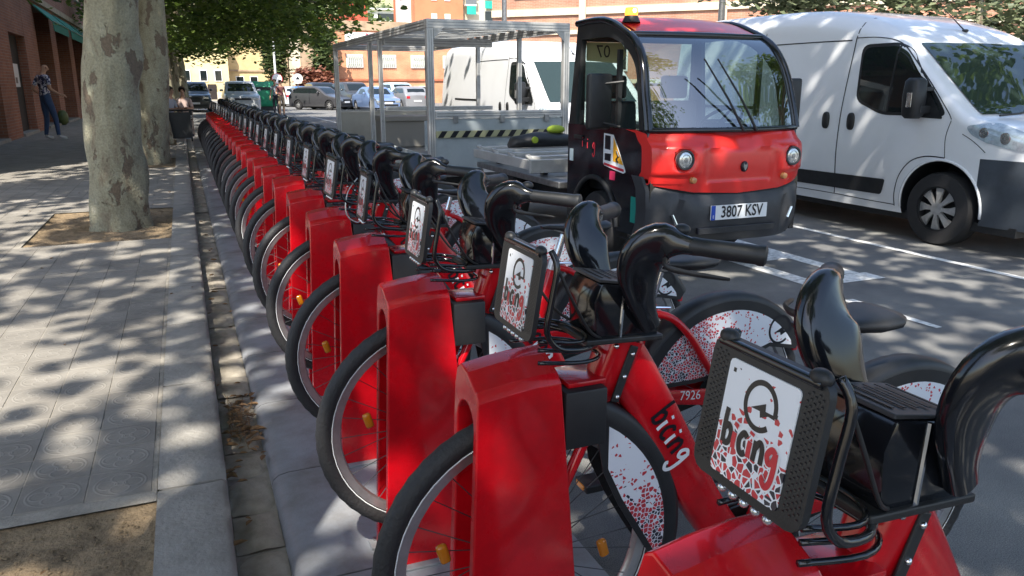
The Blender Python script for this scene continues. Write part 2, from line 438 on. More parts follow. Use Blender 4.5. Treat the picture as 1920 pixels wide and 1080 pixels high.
def brick(name, c1, c2, mortar, scale=1.0, axis='yz'):
    m = bpy.data.materials.new(name); nt, p = nodes(m); N, L = nt.nodes, nt.links
    tc = N.new('ShaderNodeTexCoord'); sx = N.new('ShaderNodeSeparateXYZ'); cx = N.new('ShaderNodeCombineXYZ')
    L.new(tc.outputs['Object'], sx.inputs[0])
    ad = N.new('ShaderNodeMath'); ad.operation = 'ADD'; L.new(sx.outputs[0], ad.inputs[0]); L.new(sx.outputs[1], ad.inputs[1])
    L.new(ad.outputs[0], cx.inputs[0]); L.new(sx.outputs[2], cx.inputs[1])
    b = N.new('ShaderNodeTexBrick'); b.inputs['Color1'].default_value = (*c1, 1); b.inputs['Color2'].default_value = (*c2, 1); b.inputs['Mortar'].default_value = (*mortar, 1)
    b.inputs['Scale'].default_value = scale; b.inputs['Brick Width'].default_value = .28; b.inputs['Row Height'].default_value = .075; b.inputs['Mortar Size'].default_value = .006
    L.new(cx.outputs[0], b.inputs[0])
    nz = N.new('ShaderNodeTexNoise'); nz.inputs['Scale'].default_value = .8; nz.inputs['Detail'].default_value = 6; L.new(tc.outputs['Object'], nz.inputs[0])
    mr = N.new('ShaderNodeMapRange'); mr.inputs[1].default_value = .3; mr.inputs[2].default_value = .7; mr.inputs[3].default_value = .75; mr.inputs[4].default_value = 1.2; L.new(nz.outputs[0], mr.inputs[0])
    m2 = N.new('ShaderNodeMix'); m2.data_type = 'RGBA'; m2.blend_type = 'MULTIPLY'; m2.inputs[0].default_value = 1
    L.new(b.outputs[0], m2.inputs[6]); L.new(mr.outputs[0], m2.inputs[7]); L.new(m2.outputs[2], p.inputs['Base Color']); p.inputs['Roughness'].default_value = .9
    return m
M['brick'] = brick('red_brick', (.30, .115, .065), (.24, .085, .05), (.26, .2, .16))
M['brickor'] = brick('orange_brick', (.62, .27, .14), (.55, .22, .11), (.58, .38, .27))
M['brickpale'] = brick('pale_red_brick', (.46, .22, .14), (.40, .18, .11), (.5, .38, .3))
M['ochre'] = mat('ochre_render', (.55, .42, .22), .9, var=.25, vs=.6)
M['cream'] = mat('cream_render', (.6, .53, .4), .9, var=.25, vs=.5)
M['stone'] = mat('brown_stone', (.36, .27, .18), .9, var=.35, vs=.7)
M['whitewall'] = mat('white_wall', (.7, .7, .68), .8, var=.12, vs=.5)
M['roofred'] = mat('terracotta', (.4, .13, .07), .9, var=.3, vs=2)
M['orangewall'] = mat('orange_render', (.58, .2, .10), .85, var=.15, vs=.4)
M['tealcloth'] = mat('turquoise_awning', (.02, .36, .30), .8, var=.15, vs=1)
M['greygrille'] = mat('pale_grille', (.5, .52, .48), .6)
# ------------------------------------------------------------------ ground
CF = Vector((math.sin(YAW) * math.cos(PITCH), math.cos(YAW) * math.cos(PITCH), -math.sin(PITCH)))
CR = Vector((math.cos(YAW), -math.sin(YAW), 0)); CU = CR.cross(CF)
def in_view(p, m=0.0):
    v = Vector(p) - Vector((0, 0, CAM_H)); z = v.dot(CF)
    if z < .05: return False
    return abs(v.dot(CR) / z) < .662 + m and abs(v.dot(CU) / z) < .3725 + m

SW_Z = .12
tag(MB().add([(-60, -40, -.02), (220, -40, -.02), (220, 420, -.02), (-60, 420, -.02)], [(0, 1, 2, 3)]).build('ground', mat('dry_ground', (.26, .22, .15), .95, var=.3, vs=.3)), kind='structure')
tag(MB().add([(.0, -20, 0), (45, -20, 0), (45, 130, 0), (.0, 130, 0)], [(0, 1, 2, 3)]).build('road', M['asphalt']), kind='structure')

# painted markings, each its own piece
road = bpy.data.objects['road']
def paint(poly, dz=.004):
    MB().add([(x, y, dz) for x, y in poly], [tuple(range(len(poly)))]).build('painted_line', M['roadpaint'], road)
paint([(4.66, 4.42), (4.80, 4.42), (4.80, 8.4), (4.66, 8.4)])
paint([(4.12, 4.42), (4.28, 4.42), (4.28, 6.9), (4.12, 6.9)])
paint([(4.12, 4.22), (4.86, 4.22), (4.86, 4.417), (4.12, 4.417)])
paint([(4.283, 5.05), (4.657, 5.05), (4.657, 5.28), (4.283, 5.28)])
paint([(4.10, 3.15), (4.15, 3.15), (4.15, 3.85), (4.05, 3.85)])
paint([(5.78, 1.5), (5.86, 1.5), (5.86, 15.0), (5.78, 15.0)])
paint([(5.78, 19), (5.86, 19), (5.86, 40.0), (5.78, 40.0)])
for k in range(6): paint([(3.4, 22 + k * 6), (3.52, 22 + k * 6), (3.52, 25 + k * 6), (3.4, 25 + k * 6)])

# pavement under-sheet, soil pits, kerb stones, gutter blocks
PITS = [(1.55, -1.36, -.215), (8.42, -1.36, -.215), (15.2, -1.36, -.215), (20.75, -1.36, -.215), (27.2, -1.36, -.215)]
PH = .98
mb = MB()
ys = [-20]
for y, a, b in PITS: ys += [y - PH, y + PH]
ys.append(120)
for i in range(0, len(ys), 2): mb.add([(-4.3, ys[i], .1176), (-.2, ys[i], .1176), (-.2, ys[i + 1], .1176), (-4.3, ys[i + 1], .1176)], [(0, 1, 2, 3)])
for y, a, b in PITS: mb.add([(-4.3, y - PH, .1176), (a, y - PH, .1176), (a, y + PH, .1176), (-4.3, y + PH, .1176)], [(0, 1, 2, 3)])
grout = mat('pavement_joint_mortar', (.25, .23, .195), .95, var=.4, vs=8, bump=.4, bs=80)
sidewalk = tag(mb.build('sidewalk', grout), kind='structure')

def tile_geo():
    h = .0993; b = .0025
    vs = [(-h, -h, -.0035), (h, -h, -.0035), (h, h, -.0035), (-h, h, -.0035), (-h + b, -h + b, 0), (h - b, -h + b, 0), (h - b, h - b, 0), (-h + b, h - b, 0)]
    fs = [(4, 5, 6, 7), (0, 1, 5, 4), (1, 2, 6, 5), (2, 3, 7, 6), (3, 0, 4, 7)]
    return vs, fs
TV, TF = tile_geo()
def tuv(p): return (p[0] / .197 + .5, p[1] / .197 + .5)
cells = []
for i in range(20):
    x = -.315 - .2 * i
    for j in range(-2, 300):
        y = 1.1 + .2 * j
        if any(abs(y - py) < PH + .09 and a - .09 < x for py, a, b in PITS): continue
        cells.append((x, y))
vis = sorted([c for c in cells if in_view((c[0], c[1], SW_Z), .01)], key=lambda c: c[0] ** 2 + c[1] ** 2)[:300]
vset = set(vis)
tm = MB().add(TV, TF); tm.uv = [tuv(TV[i]) for f in TF for i in f]
t0 = tm.build('paving_tile', M['tile'], sidewalk, fix=False)
rnd = random.Random(3)
for k, (x, y) in enumerate(vis):
    o = t0 if k == 0 else t0.copy()
    if k: COL.objects.link(o)
    o.location = (x, y, SW_Z + rnd.uniform(-.0015, .0015)); o.rotation_euler = (rnd.uniform(-.006, .006), rnd.uniform(-.006, .006), rnd.choice((0, 1, 2, 3)) * math.pi / 2)
mb = MB(); mb.uv = []
for x, y in cells:
    if (x, y) in vset or not (in_view((x, y, SW_Z), .08)): continue
    dz = rnd.uniform(-.0015, .0015)
    mb.add([(x + p[0], y + p[1], SW_Z + p[2] + dz) for p in TV], TF); mb.uv += [tuv(TV[i]) for f in TF for i in f]
tag(mb.build('paving_tiles', M['tile'], sidewalk, fix=False), kind='stuff')

# soil pits: lumpy soil sheets with crumbs
for y, a, b in PITS:
    n = 26; m = MB(); vs = []
    for i in range(n + 1):
        for j in range(n + 1):
            px = a - .01 + (b - a + .034) * i / n; py = y - PH - .01 + (2 * PH + .02) * j / n
            e = min(i, j, n - i, n - j)
            z = .095 + .022 * mnoise.noise((px * 6, py * 6, 1)) + (.012 * mnoise.noise((px * 25, py * 25, 4)))
            if e == 0: z = .109
            vs.append((px, py, z))
    m.add(vs, [(i * (n + 1) + j, (i + 1) * (n + 1) + j, (i + 1) * (n + 1) + j + 1, i * (n + 1) + j + 1) for i in range(n) for j in range(n)])
    so = tag(m.build('soil', M['soil'], None, smooth=180), kind='structure')
    if y < 10:
        m = MB(); rr = random.Random(int(y * 10))
        for k in range(2600 if y < 3 else 900):
            px, py = rr.uniform(a + .03, b - .02), rr.uniform(y - PH + .03, y + PH - .03); s = rr.uniform(.003, .013)
            z = .1 + .022 * mnoise.noise((px * 6, py * 6, 1))
            s *= .62; e1, e2, e3 = rr.uniform(.6, 1.2), rr.uniform(.6, 1.2), rr.uniform(.4, .8)
            m.add([(px - s * e1, py - s * .3, z), (px + s * .2, py - s * e2, z), (px + s, py + s * .3, z), (px - s * .1, py + s * e1, z), (px - s * .3, py - s * .2, z + s * e3), (px + s * .4, py + s * .2, z + s * e3 * .9)], [(0, 1, 4), (1, 5, 4), (1, 2, 5), (2, 3, 5), (3, 4, 5), (3, 0, 4)])
        tag(m.build('soil_crumbs', M['soil'], so, fix=False), kind='stuff')

# kerb
kerb = tag(MB().box(-.2, .0, -20, 120, -.015, .08).build('kerb', grout), kind='structure')
kr = random.Random(5)
y = -1.0
kprot = []
for q in range(4):
    m = MB(); L = 1.0; nx, ny = 5, 14
    vs = []
    xs = [-.198, -.13, -.06, .0, .016]
    for i, x in enumerate(xs):
        for j in range(ny + 1):
            yy = .006 + (L - .012) * j / ny
            z = .122 + .004 * mnoise.noise((x * 9 + q * 7, yy * 9, 2)) - (.009 if i == 4 else 0) - (.004 if j in (0, ny) else 0)
            vs.append((x + (.006 * mnoise.noise((yy * 7, q * 3, 0)) if i == 4 else 0), yy, z))
    for j in range(ny + 1): vs.append((.02 + .006 * mnoise.noise((j * .9, q * 5, 3)), .006 + (L - .012) * j / ny, 0.0))
    fs = [(i * (ny + 1) + j, i * (ny + 1) + j + 1, (i + 1) * (ny + 1) + j + 1, (i + 1) * (ny + 1) + j) for i in range(5) for j in range(ny)]
    fs.append(tuple(i * (ny + 1) for i in range(6))); fs.append(tuple(i * (ny + 1) + ny for i in range(5, -1, -1)))
    m.add(vs, fs); kprot.append(m)
km = {}
for k in range(36):
    q = k % 4
    if q not in km: o = kprot[q].build('kerb_stone', M['concrete'], kerb, smooth=60); km[q] = o.data
    else: o = link('kerb_stone', km[q], kerb)
    o.location = (0, k - 1.4, 0)
tag(MB().box(-.2, .018, 34.61, 120, 0, .121).build('kerb_run', M['concrete'], kerb), kind='stuff')

gut = tag(MB().add([(.016, -20, .002), (.2, -20, .002), (.2, 120, .002), (.016, 120, .002)], [(0, 1, 2, 3)]).build('gutter', grout), kind='structure')
gm = []
for q in range(6):
    L = [.22, .26, .3, .24, .28, .34][q]; m = MB(); nx, ny = 5, 7; vs = []
    for i in range(nx + 1):
        for j in range(ny + 1):
            x = .024 + .145 * i / nx; yy = .006 + (L - .012) * j / ny
            e = i in (0, nx) or j in (0, ny)
            z = .02 + .010 * mnoise.noise((x * 14 + q * 9, yy * 12, 5)) - (.012 if e else 0)
            vs.append((x + .004 * mnoise.noise((yy * 20, i, q)), yy, z))
    m.add(vs, [(i * (ny + 1) + j, (i + 1) * (ny + 1) + j, (i + 1) * (ny + 1) + j + 1, i * (ny + 1) + j + 1) for i in range(nx) for j in range(ny)])
    gm.append((m, L))
gd = {}; y = .9; k = 0
while y < 26:
    q = kr.randrange(6); m, L = gm[q]
    if q not in gd: o = m.build('gutter_block', M['gutter'], gut, smooth=50, fix=False); gd[q] = o.data
    else: o = link('gutter_block', gd[q], gut)
    o.location = (0, y, kr.uniform(-.006, .004)); o.rotation_euler = (kr.uniform(-.02, .02), kr.uniform(-.03, .03), 0)
    y += L; k += 1

# leaf litter lying in the gutter
dry = mat('dry_leaf', (.19, .11, .05), .8, var=.5, vs=30)
m = MB(); lr = random.Random(9)
def curl(m, x, y, z, s):
    a = lr.uniform(0, 6.3); ca, sa = math.cos(a), math.sin(a)
    pts = [(-1, 0, .1), (-.3, .45, .35), (.5, .35, .3), (1, 0, .05), (.4, -.4, .4), (-.4, -.35, .3), (0, 0, .0)]
    vs = [(x + s * (px * ca - py * sa), y + s * (px * sa + py * ca), z + s * pz) for px, py, pz in pts]
    m.add(vs, [(i, (i + 1) % 6, 6) for i in range(6)])
for k in range(90):
    yy = lr.choice((lr.gauss(3.35, .16), lr.gauss(3.1, .2), lr.uniform(1.8, 9)))
    curl(m, lr.uniform(.03, .175), yy, .03 + lr.random() * .02, lr.uniform(.012, .03))
for k in range(40): m.tube([(lr.uniform(.05, .17), 3.3 + lr.gauss(0, .12), .03), (lr.uniform(.05, .17), 3.3 + lr.gauss(0, .14), .045)], .0015, 4)
tag(m.build('leaf_litter', dry, None, fix=False), 'dry brown leaves and twigs caught in the stone gutter', 'leaves', kind='stuff')
m = MB()
for k in range(46):
    curl(m, lr.uniform(-3.2, -.05), lr.uniform(2.2, 12), SW_Z + .003, lr.uniform(.008, .02))
tag(m.build('scattered_leaves', dry, None, fix=False), 'small dry leaves scattered over the tiled pavement', 'leaves', kind='stuff')

# grey platform plates under the docking posts
plat = tag(MB().box(.2, 1.0, -1.0, 19.9, -.01, .03).build('station_platform', M['darkgrey']), kind='structure')
pm = MB(); prof = [(.170, .003), (.178, .028), (.198, .043), (.232, .0495), (.30, .05), (1.0, .05), (1.016, .044), (1.024, .003)]
pm.loft([[(x, .004 + (.7 - .008) * j / 3, z) for x, z in prof] for j in range(4)])
p0 = pm.build('platform_plate', M['platform'], plat, smooth=40, loc=(0, -.8, 0))
for k in range(1, 29): link('platform_plate', p0.data, plat, (0, -.8 + .7 * k, 0))

# ------------------------------------------------------------------ street trees
def leafpoly(m, c, n, s, r):
    """small lobed leaf facing n"""
    n = Vector(n).normalized(); u = n.orthogonal().normalized(); u = Matrix.Rotation(r.uniform(0, 6.28), 3, n) @ u; w = n.cross(u)
    pts = [(0, -.5, 0), (.5, -.2, .1), (.34, .12, -.02), (.42, .42, .08), (0, .62, -.06), (-.42, .42, .08), (-.34, .12, -.02), (-.5, -.2, .1)]
    o = len(m.v)
    for a, b, d in pts: p = c + u * (a * s) + w * (b * s) + n * (d * s); m.v.append((p.x, p.y, p.z))
    m.f.append((o, o + 1, o + 2, o + 6, o + 7)); m.f.append((o + 2, o + 3, o + 4, o + 5, o + 6)); m.m += [0, 0]

def crown_mesh(seed, nc, nl, rad, zc, spread, size, lo, droop=0.0, xmin=-99):
    r = random.Random(seed); m = MB(); cl = []
    while len(cl) < nc:
        p = Vector((r.uniform(-1, 1), r.uniform(-1, 1), r.uniform(-1, 1)))
        l = p.length
        if l > 1 or l < .35 or p.x * rad[0] < xmin: continue
        q = Vector((p.x * rad[0], p.y * rad[1], zc + p.z * rad[2]))
        if q.z < lo: q.z = lo + r.random() * .8
        q.z -= droop * (p.x * p.x + p.y * p.y)
        cl.append(q)
    for c in cl:
        ns = int(nl * r.uniform(.5, 1.5)); sp = spread * r.uniform(.7, 1.3)
        for k in range(ns):
            d = Vector((r.gauss(0, sp), r.gauss(0, sp), r.gauss(0, sp * .55)))
            nrm = Vector((r.gauss(0, .6), r.gauss(0, .6), 1.0 + r.random()))
            leafpoly(m, c + d, nrm, size * r.uniform(.65, 1.3), r)
    return m, cl

def trunk_mesh(name, r0, hgt, lean, seed, top=.72, mt=None):
    m = MB(); n = 30; L = int(hgt / .06); secs = []
    for i in range(L + 1):
        z = hgt * i / L; t = i / L
        rad = r0 * (1 - (1 - top) * t) + r0 * .13 * math.exp(-z / .16)
        cx, cy = lean[0] * z + .03 * math.sin(z * 1.7 + seed), lean[1] * z + .03 * math.cos(z * 1.3 + seed)
        sec = []
        for k in range(n):
            a = 2 * math.pi * k / n
            d = 1 + .10 * mnoise.noise((math.cos(a) * 1.3 + seed, math.sin(a) * 1.3, z * .9)) + .05 * mnoise.noise((math.cos(a) * 3 + seed, math.sin(a) * 3, z * 3.0)) + .10 * math.exp(-z / .25) * math.sin(5 * a + seed)
            b = mnoise.noise((math.cos(a) * 1.6 + seed * 3, math.sin(a) * 1.6 + 9, z * 1.5))
            if b > .25: d += (b - .25) * .6
            sec.append((cx + rad * d * math.cos(a), cy + rad * d * math.sin(a), z - .06))
        secs.append(sec)
    m.loft(secs); return m

CROWNS = []
for q in range(3):
    m, cl = crown_mesh(20 + q, 84, 105, (4.6, 3.5, 2.1), 6.3, .5, .165, 4.1)
    CROWNS.append((m, cl))
m, cl = crown_mesh(31, 430, 21, (6.0, 3.9, 2.0), 6.3, .38, .17, 4.1)
CROWNS.append((m, cl))
m, cl = crown_mesh(41, 95, 105, (4.9, 3.8, 2.0), 6.2, .5, .165, 3.9, droop=1.7, xmin=-2.2)
CROWNS.append((m, cl))
crown_data = {}
def street_tree(i, x, y, r0, lean, label, zs=1.0, drop=0.0, q=None, hgt=3.6, cx=.9, cy=0.0):
    t = thing('plane_tree', label, 'tree', (x, y, SW_Z - .02), 0, 'plane trees along the pavement')
    trunk_mesh('trunk', r0, hgt, lean, i * 2.7 + 1).build('trunk', M['bark'], t, smooth=180)
    q = i % 3 if q is None else q
    rr = random.Random(50 + i)
    rot = rr.uniform(0, 6.28) if q < 3 else ((0.0, math.pi)[i % 2] if q == 3 else (0, .25, -.2)[i % 3])
    top = Vector((lean[0] * hgt, lean[1] * hgt, hgt - .12))
    off = Vector((cx, cy, -drop))
    rm = Matrix.Rotation(rot, 3, 'Z')
    for c in CROWNS[q][1][::(13 if q != 3 else 60)]:
        e = rm @ c + off
        mid = top.lerp(e, .5) + Vector((rr.uniform(-.3, .3), rr.uniform(-.3, .3), .35))
        MB().tube(smoothpts([top - Vector((0, 0, .25)), top.lerp(mid, .5), mid, e], 4), [.13 - .105 * j / 12 for j in range(13)], 7).build('limb', M['bark'], t, smooth=180)
    if q not in crown_data:
        o = CROWNS[q][0].build('crown', M['leaf'], t, fix=False); crown_data[q] = o.data
    else: o = link('crown', crown_data[q], t)
    o.location = off; o.rotation_euler = (0, 0, rot); o.scale = (1, 1, zs)
    return t
TREES = [
 (-11.6, -.7, .27, (.02, 0), 'plane tree behind the viewer, farthest back along the kerb' , -2.0),
 (-5.2, -.7, .28, (.02, 0), 'plane tree behind the viewer beside the row of bikes', -2.0),
 (.75, -.9, .28, (-.02, 0), 'plane tree standing in the nearest soil pit at the left', -2.2),
 (8.42, -.67, .258, (.075, 0), 'thick mottled plane trunk in the soil pit, nearest in view', -1.2),
 (15.2, -.60, .27, (.115, 0), 'pale plane trunk with a dark knotty side, right behind the nearest trunk', .2),
 (20.75, -.5, .2, (.0, 0), 'slimmer plane trunk beside the dark cafe tables', .5),
 (27.2, -.6, .22, (.0, 0), 'plane tree of low hanging branches past the cafe tables', .9),
 (34.0, -.4, .22, (.0, 0), 'plane tree whose crown hangs over the far end of the docks', 1.0),
 (41.0, -.2, .22, (.0, 0), 'plane tree over the parked dark car at the far kerb', 1.6),
 (49.0, .2, .22, (.0, 0), 'farthest plane tree of the pavement row', 1.4),
]
for i, (y, x, r0, ln, lab, drop) in enumerate(TREES): street_tree(i, x, y, r0, ln, lab, drop=drop, hgt=3.6 + max(0, -drop), cx=(.4, -.4, 1.0, -1.0, -.5, 1.1, 1.5, 1.5, .9, .9)[i], cy=(0, 0, .9, .4, 0, 0, 0, 0, 0, 0)[i], q=(0, 3, 3, 1, 2, 4, 4, 4, 0, 1)[i])

t_ = street_tree(2, 12.6, 3.4, .24, (0, 0), 'plane tree on the right pavement past the nearest van, mirrored in its windscreen', drop=.9, cx=.3, q=1)
# ------------------------------------------------------------------ lettering drawn as strokes
LET = {
 'b': ([[(.05, 1.75), (.02, 1.0), (.05, .02)], [(.05, .75), (.32, .98), (.55, .62), (.42, .12), (.08, .06)]], .78),
 'i': ([[(.05, .8), (.03, .4), (.06, 0)], [(.06, 1.12), (.1, 1.28)]], .36),
 'c': ([[(.55, .86), (.3, 1.0), (.05, .6), (.14, .12), (.36, 0), (.58, .14)]], .76),
 'n': ([[(.03, 0), (.05, .5), (.04, .98)], [(.06, .62), (.3, .98), (.52, .75), (.56, .02)]], .84),
 'g': ([[(.56, .88), (.3, 1.0), (.06, .68), (.2, .34), (.46, .5), (.56, .88)], [(.56, .95), (.6, .2), (.52, -.5), (.28, -.78), (.02, -.55), (.1, -.38)]], .8),
}
def letter_strokes(word, only=None):
    x = 0; out = []
    for k, ch in enumerate(word):
        st, adv = LET[ch]
        if only is None or k in only: out += [[(px + x, py) for px, py in s] for s in st]
        x += adv
    return out, x
def draw(m, strokes, sc, ox, oy, fn, w, off=0.0):
    for i, s in enumerate(strokes):
        pts = [(p.x, p.y) for p in smoothpts([(a * sc + ox, b * sc + oy, 0) for a, b in s], 5)]
        m.strip(pts, w, fn, off=off + i * .00006)
def e_logo(m, r, ox, oy, fn, w, off=0.0):
    arc = [(ox + r * .92 * math.cos(R(a)), oy + r * math.sin(R(a))) for a in range(-48, -366, -9)]
    m.strip(arc, w, fn, off=off)
    m.strip([(ox + r * .95, oy + .02 * r), (ox + r * .93, oy - r * .18)], w * 1.1, fn, off=off + .00006)
    bolt = [(.92, -.08), (.35, -.10), (.30, .22), (-.55, -.22), (.02, -.20), (.10, -.46), (.55, -.24), (.95, -.26)]
    m.add([fn(ox + r * a, oy + r * b - .0, off + .00012) for a, b in bolt], [tuple(range(8))])

# ------------------------------------------------------------------ docking posts
DOCK_Y0, PITCH_Y, WX = .64, .70, .59
NB = 26
def dock_mesh():
    xl = lambda z: -.165 + .035 * (z / .8)
    xr = lambda z: .115 - .07 * (z / .8)
    T = .074; s = .047
    prof = [(-T, 0), (-T + .003, .4), (-T + .008, .79)]
    prof += [(-.05, .808), (0, .832), (.04, .838), (.058, .826), (T - .006, .79)]
    prof += [(T, .4), (T, 0), (s, 0), (s, .727)]
    prof += [(s * math.cos(a), .727 + .045 * math.sin(a)) for a in [math.pi * k / 8 for k in range(1, 8)]]
    prof += [(-s, .727), (-s, 0)]
    m = MB()
    def sec(f, lift): return [(f(z), y, z + (lift if z > .78 else 0)) for y, z in prof]
    secs = []
    for t in (0, .35, .7, 1.0):
        q = [(xl(z) * (1 - t) + xr(z) * t, y * (1 + .025 * math.sin(math.pi * t) * (1 if y < 0 else .9)), z + ((.03 * t - .012 * t * t * t) if z > .78 else 0)) for y, z in prof]
        secs.append(q)
    m.loft(secs)
    return m
def make_dock():
    t = thing('docking_post', 'x', 'bike dock', group='red docking posts of the bike share station')
    dock_mesh().build('post_body', M['red'], t, smooth=14, bevel=.0035, seg=2)
    m = MB(); m.box(.055, .15, -.068, .068, .66, .785)
    m.build('lock_box', M['blackm'], t, bevel=.006, smooth=40)
    m = MB(); m.box(.068, .155, -.05, .05, .785, .797)
    m.build('lock_lid', M['red'], t, bevel=.004, smooth=40)
    m = MB(); m.box(-.185, .14, -.1, -.046, -.0005, .008); m.box(-.185, .14, .046, .1, -.0005, .008)
    m.build('foot_plate', M['platform'], t, bevel=.002)
    m = MB()
    for x in (-.165, .12):
        for y in (-.09, .09): m.cyl((x, y, .006), (x, y, .015), .008, 6)
    m.build('bolt', M['steel'], t)
    return t

# ------------------------------------------------------------------ hire bike (local x runs backwards from the front hub)
WR = .335
def wheel(parent, cx, rear=False, cz=WR):
    c = (cx, 0, cz)
    # tyre with block tread
    m = MB(); n = 96; secs = []
    for i in range(n):
        a = 2 * math.pi * i / n; bump = .0009 if i % 2 else -.0007
        sec = []
        for j in range(12):
            b = 2 * math.pi * j / 12
            rr = .0235 + (bump if math.cos(b) > .3 else 0)
            d = WR - .0235 + rr * math.cos(b)
            sec.append((cx + d * math.cos(a), rr * math.sin(b), cz + d * math.sin(a)))
        secs.append(sec)
    m.loft(secs, ring=True)
    w = m.build('wheel', M['rubber'], parent, smooth=50)
    m = MB(); m.lathe([(WR - .045, -.014), (WR - .043, .014), (WR - .066, .011), (WR - .07, 0), (WR - .066, -.011)], c, n=48)
    m.build('rim', M['alu'], w, smooth=40)
    m = MB(); m.lathe([(WR - .0405, .0165), (WR - .0405, .0175), (WR - .043, .0178), (WR - .0435, .0165)], c, n=48); m.lathe([(WR - .0405, -.0165), (WR - .0405, -.0175), (WR - .043, -.0178), (WR - .0435, -.0165)], c, n=48)
    m.build('reflective_ring', M['white'], w, smooth=180)
    hr = .062 if rear else .024
    m = MB()
    for k in range(28):
        a = 2 * math.pi * k / 28; b = a + (.32 if k % 4 < 2 else -.32) * (1 if not rear else .6); s = .022 if k % 2 else -.022
        p0 = (cx + hr * math.cos(b), s, cz + hr * math.sin(b)); p1 = (cx + (WR - .064) * math.cos(a), s * .15, cz + (WR - .064) * math.sin(a))
        m.tube([p0, p1], .0013, 3)
    m.build('spokes', M['darkgrey'], w)
    m = MB(); m.lathe([(.012, -.045), (hr + .004, -.027), (hr, -.02), (hr * .8, 0), (hr, .02), (hr + .004, .027), (.012, .045)], c, n=20)
    m.build('hub', M['blackm'] if rear else M['steel'], w, smooth=40)
    if not rear:
        for a in (R(168), R(-12)):
            m = MB(); q = Vector((cx + .19 * math.cos(a), 0, cz + .19 * math.sin(a))); u = Vector((math.cos(a + .5), 0, math.sin(a + .5))); v = Vector((-u.z, 0, u.x))
            m.obox(q, u * .012, Vector((0, .008, 0)), v * .023)
            m.build('reflector', M['amber'], w, bevel=.0075, seg=3, smooth=60)
    return w

def arm_sections(s):
    P = [((.258, .066, .925), .021, .016), ((.240, .074, .955), .024, .016), ((.218, .088, 1.0), .034, .017), ((.204, .103, 1.05), .047, .018), ((.206, .121, 1.088), .051, .020),
         ((.226, .143, 1.112), .040, .021), ((.250, .165, 1.112), .021, .018), ((.268, .183, 1.108), .0155, .0155)]
    pts = smoothpts([Vector((x - .022, s * y, z - .018)) for (x, y, z), a, b in P], 4)
    aa = smoothpts([Vector((a, b, 0)) for _, a, b in P], 4)
    secs = []
    for i, p in enumerate(pts):
        t = (pts[min(i + 1, len(pts) - 1)] - pts[max(i - 1, 0)]).normalized()
        side = Vector((0, s, 0)); side = (side - t * side.dot(t))
        if side.length < .2: side = Vector((-.6, s * .6, .2)); side = side - t * side.dot(t)
        side.normalize(); nrm = t.cross(side).normalized()
        a, b = aa[i].x, aa[i].y
        sec = []
        for k in range(16):
            c, d = math.cos(2 * math.pi * k / 16), math.sin(2 * math.pi * k / 16)
            sg = lambda v: (abs(v) ** .72) * (1 if v >= 0 else -1)
            sec.append(p + nrm * (a * sg(c)) + side * (b * sg(d)))
        secs.append(sec)
    return secs

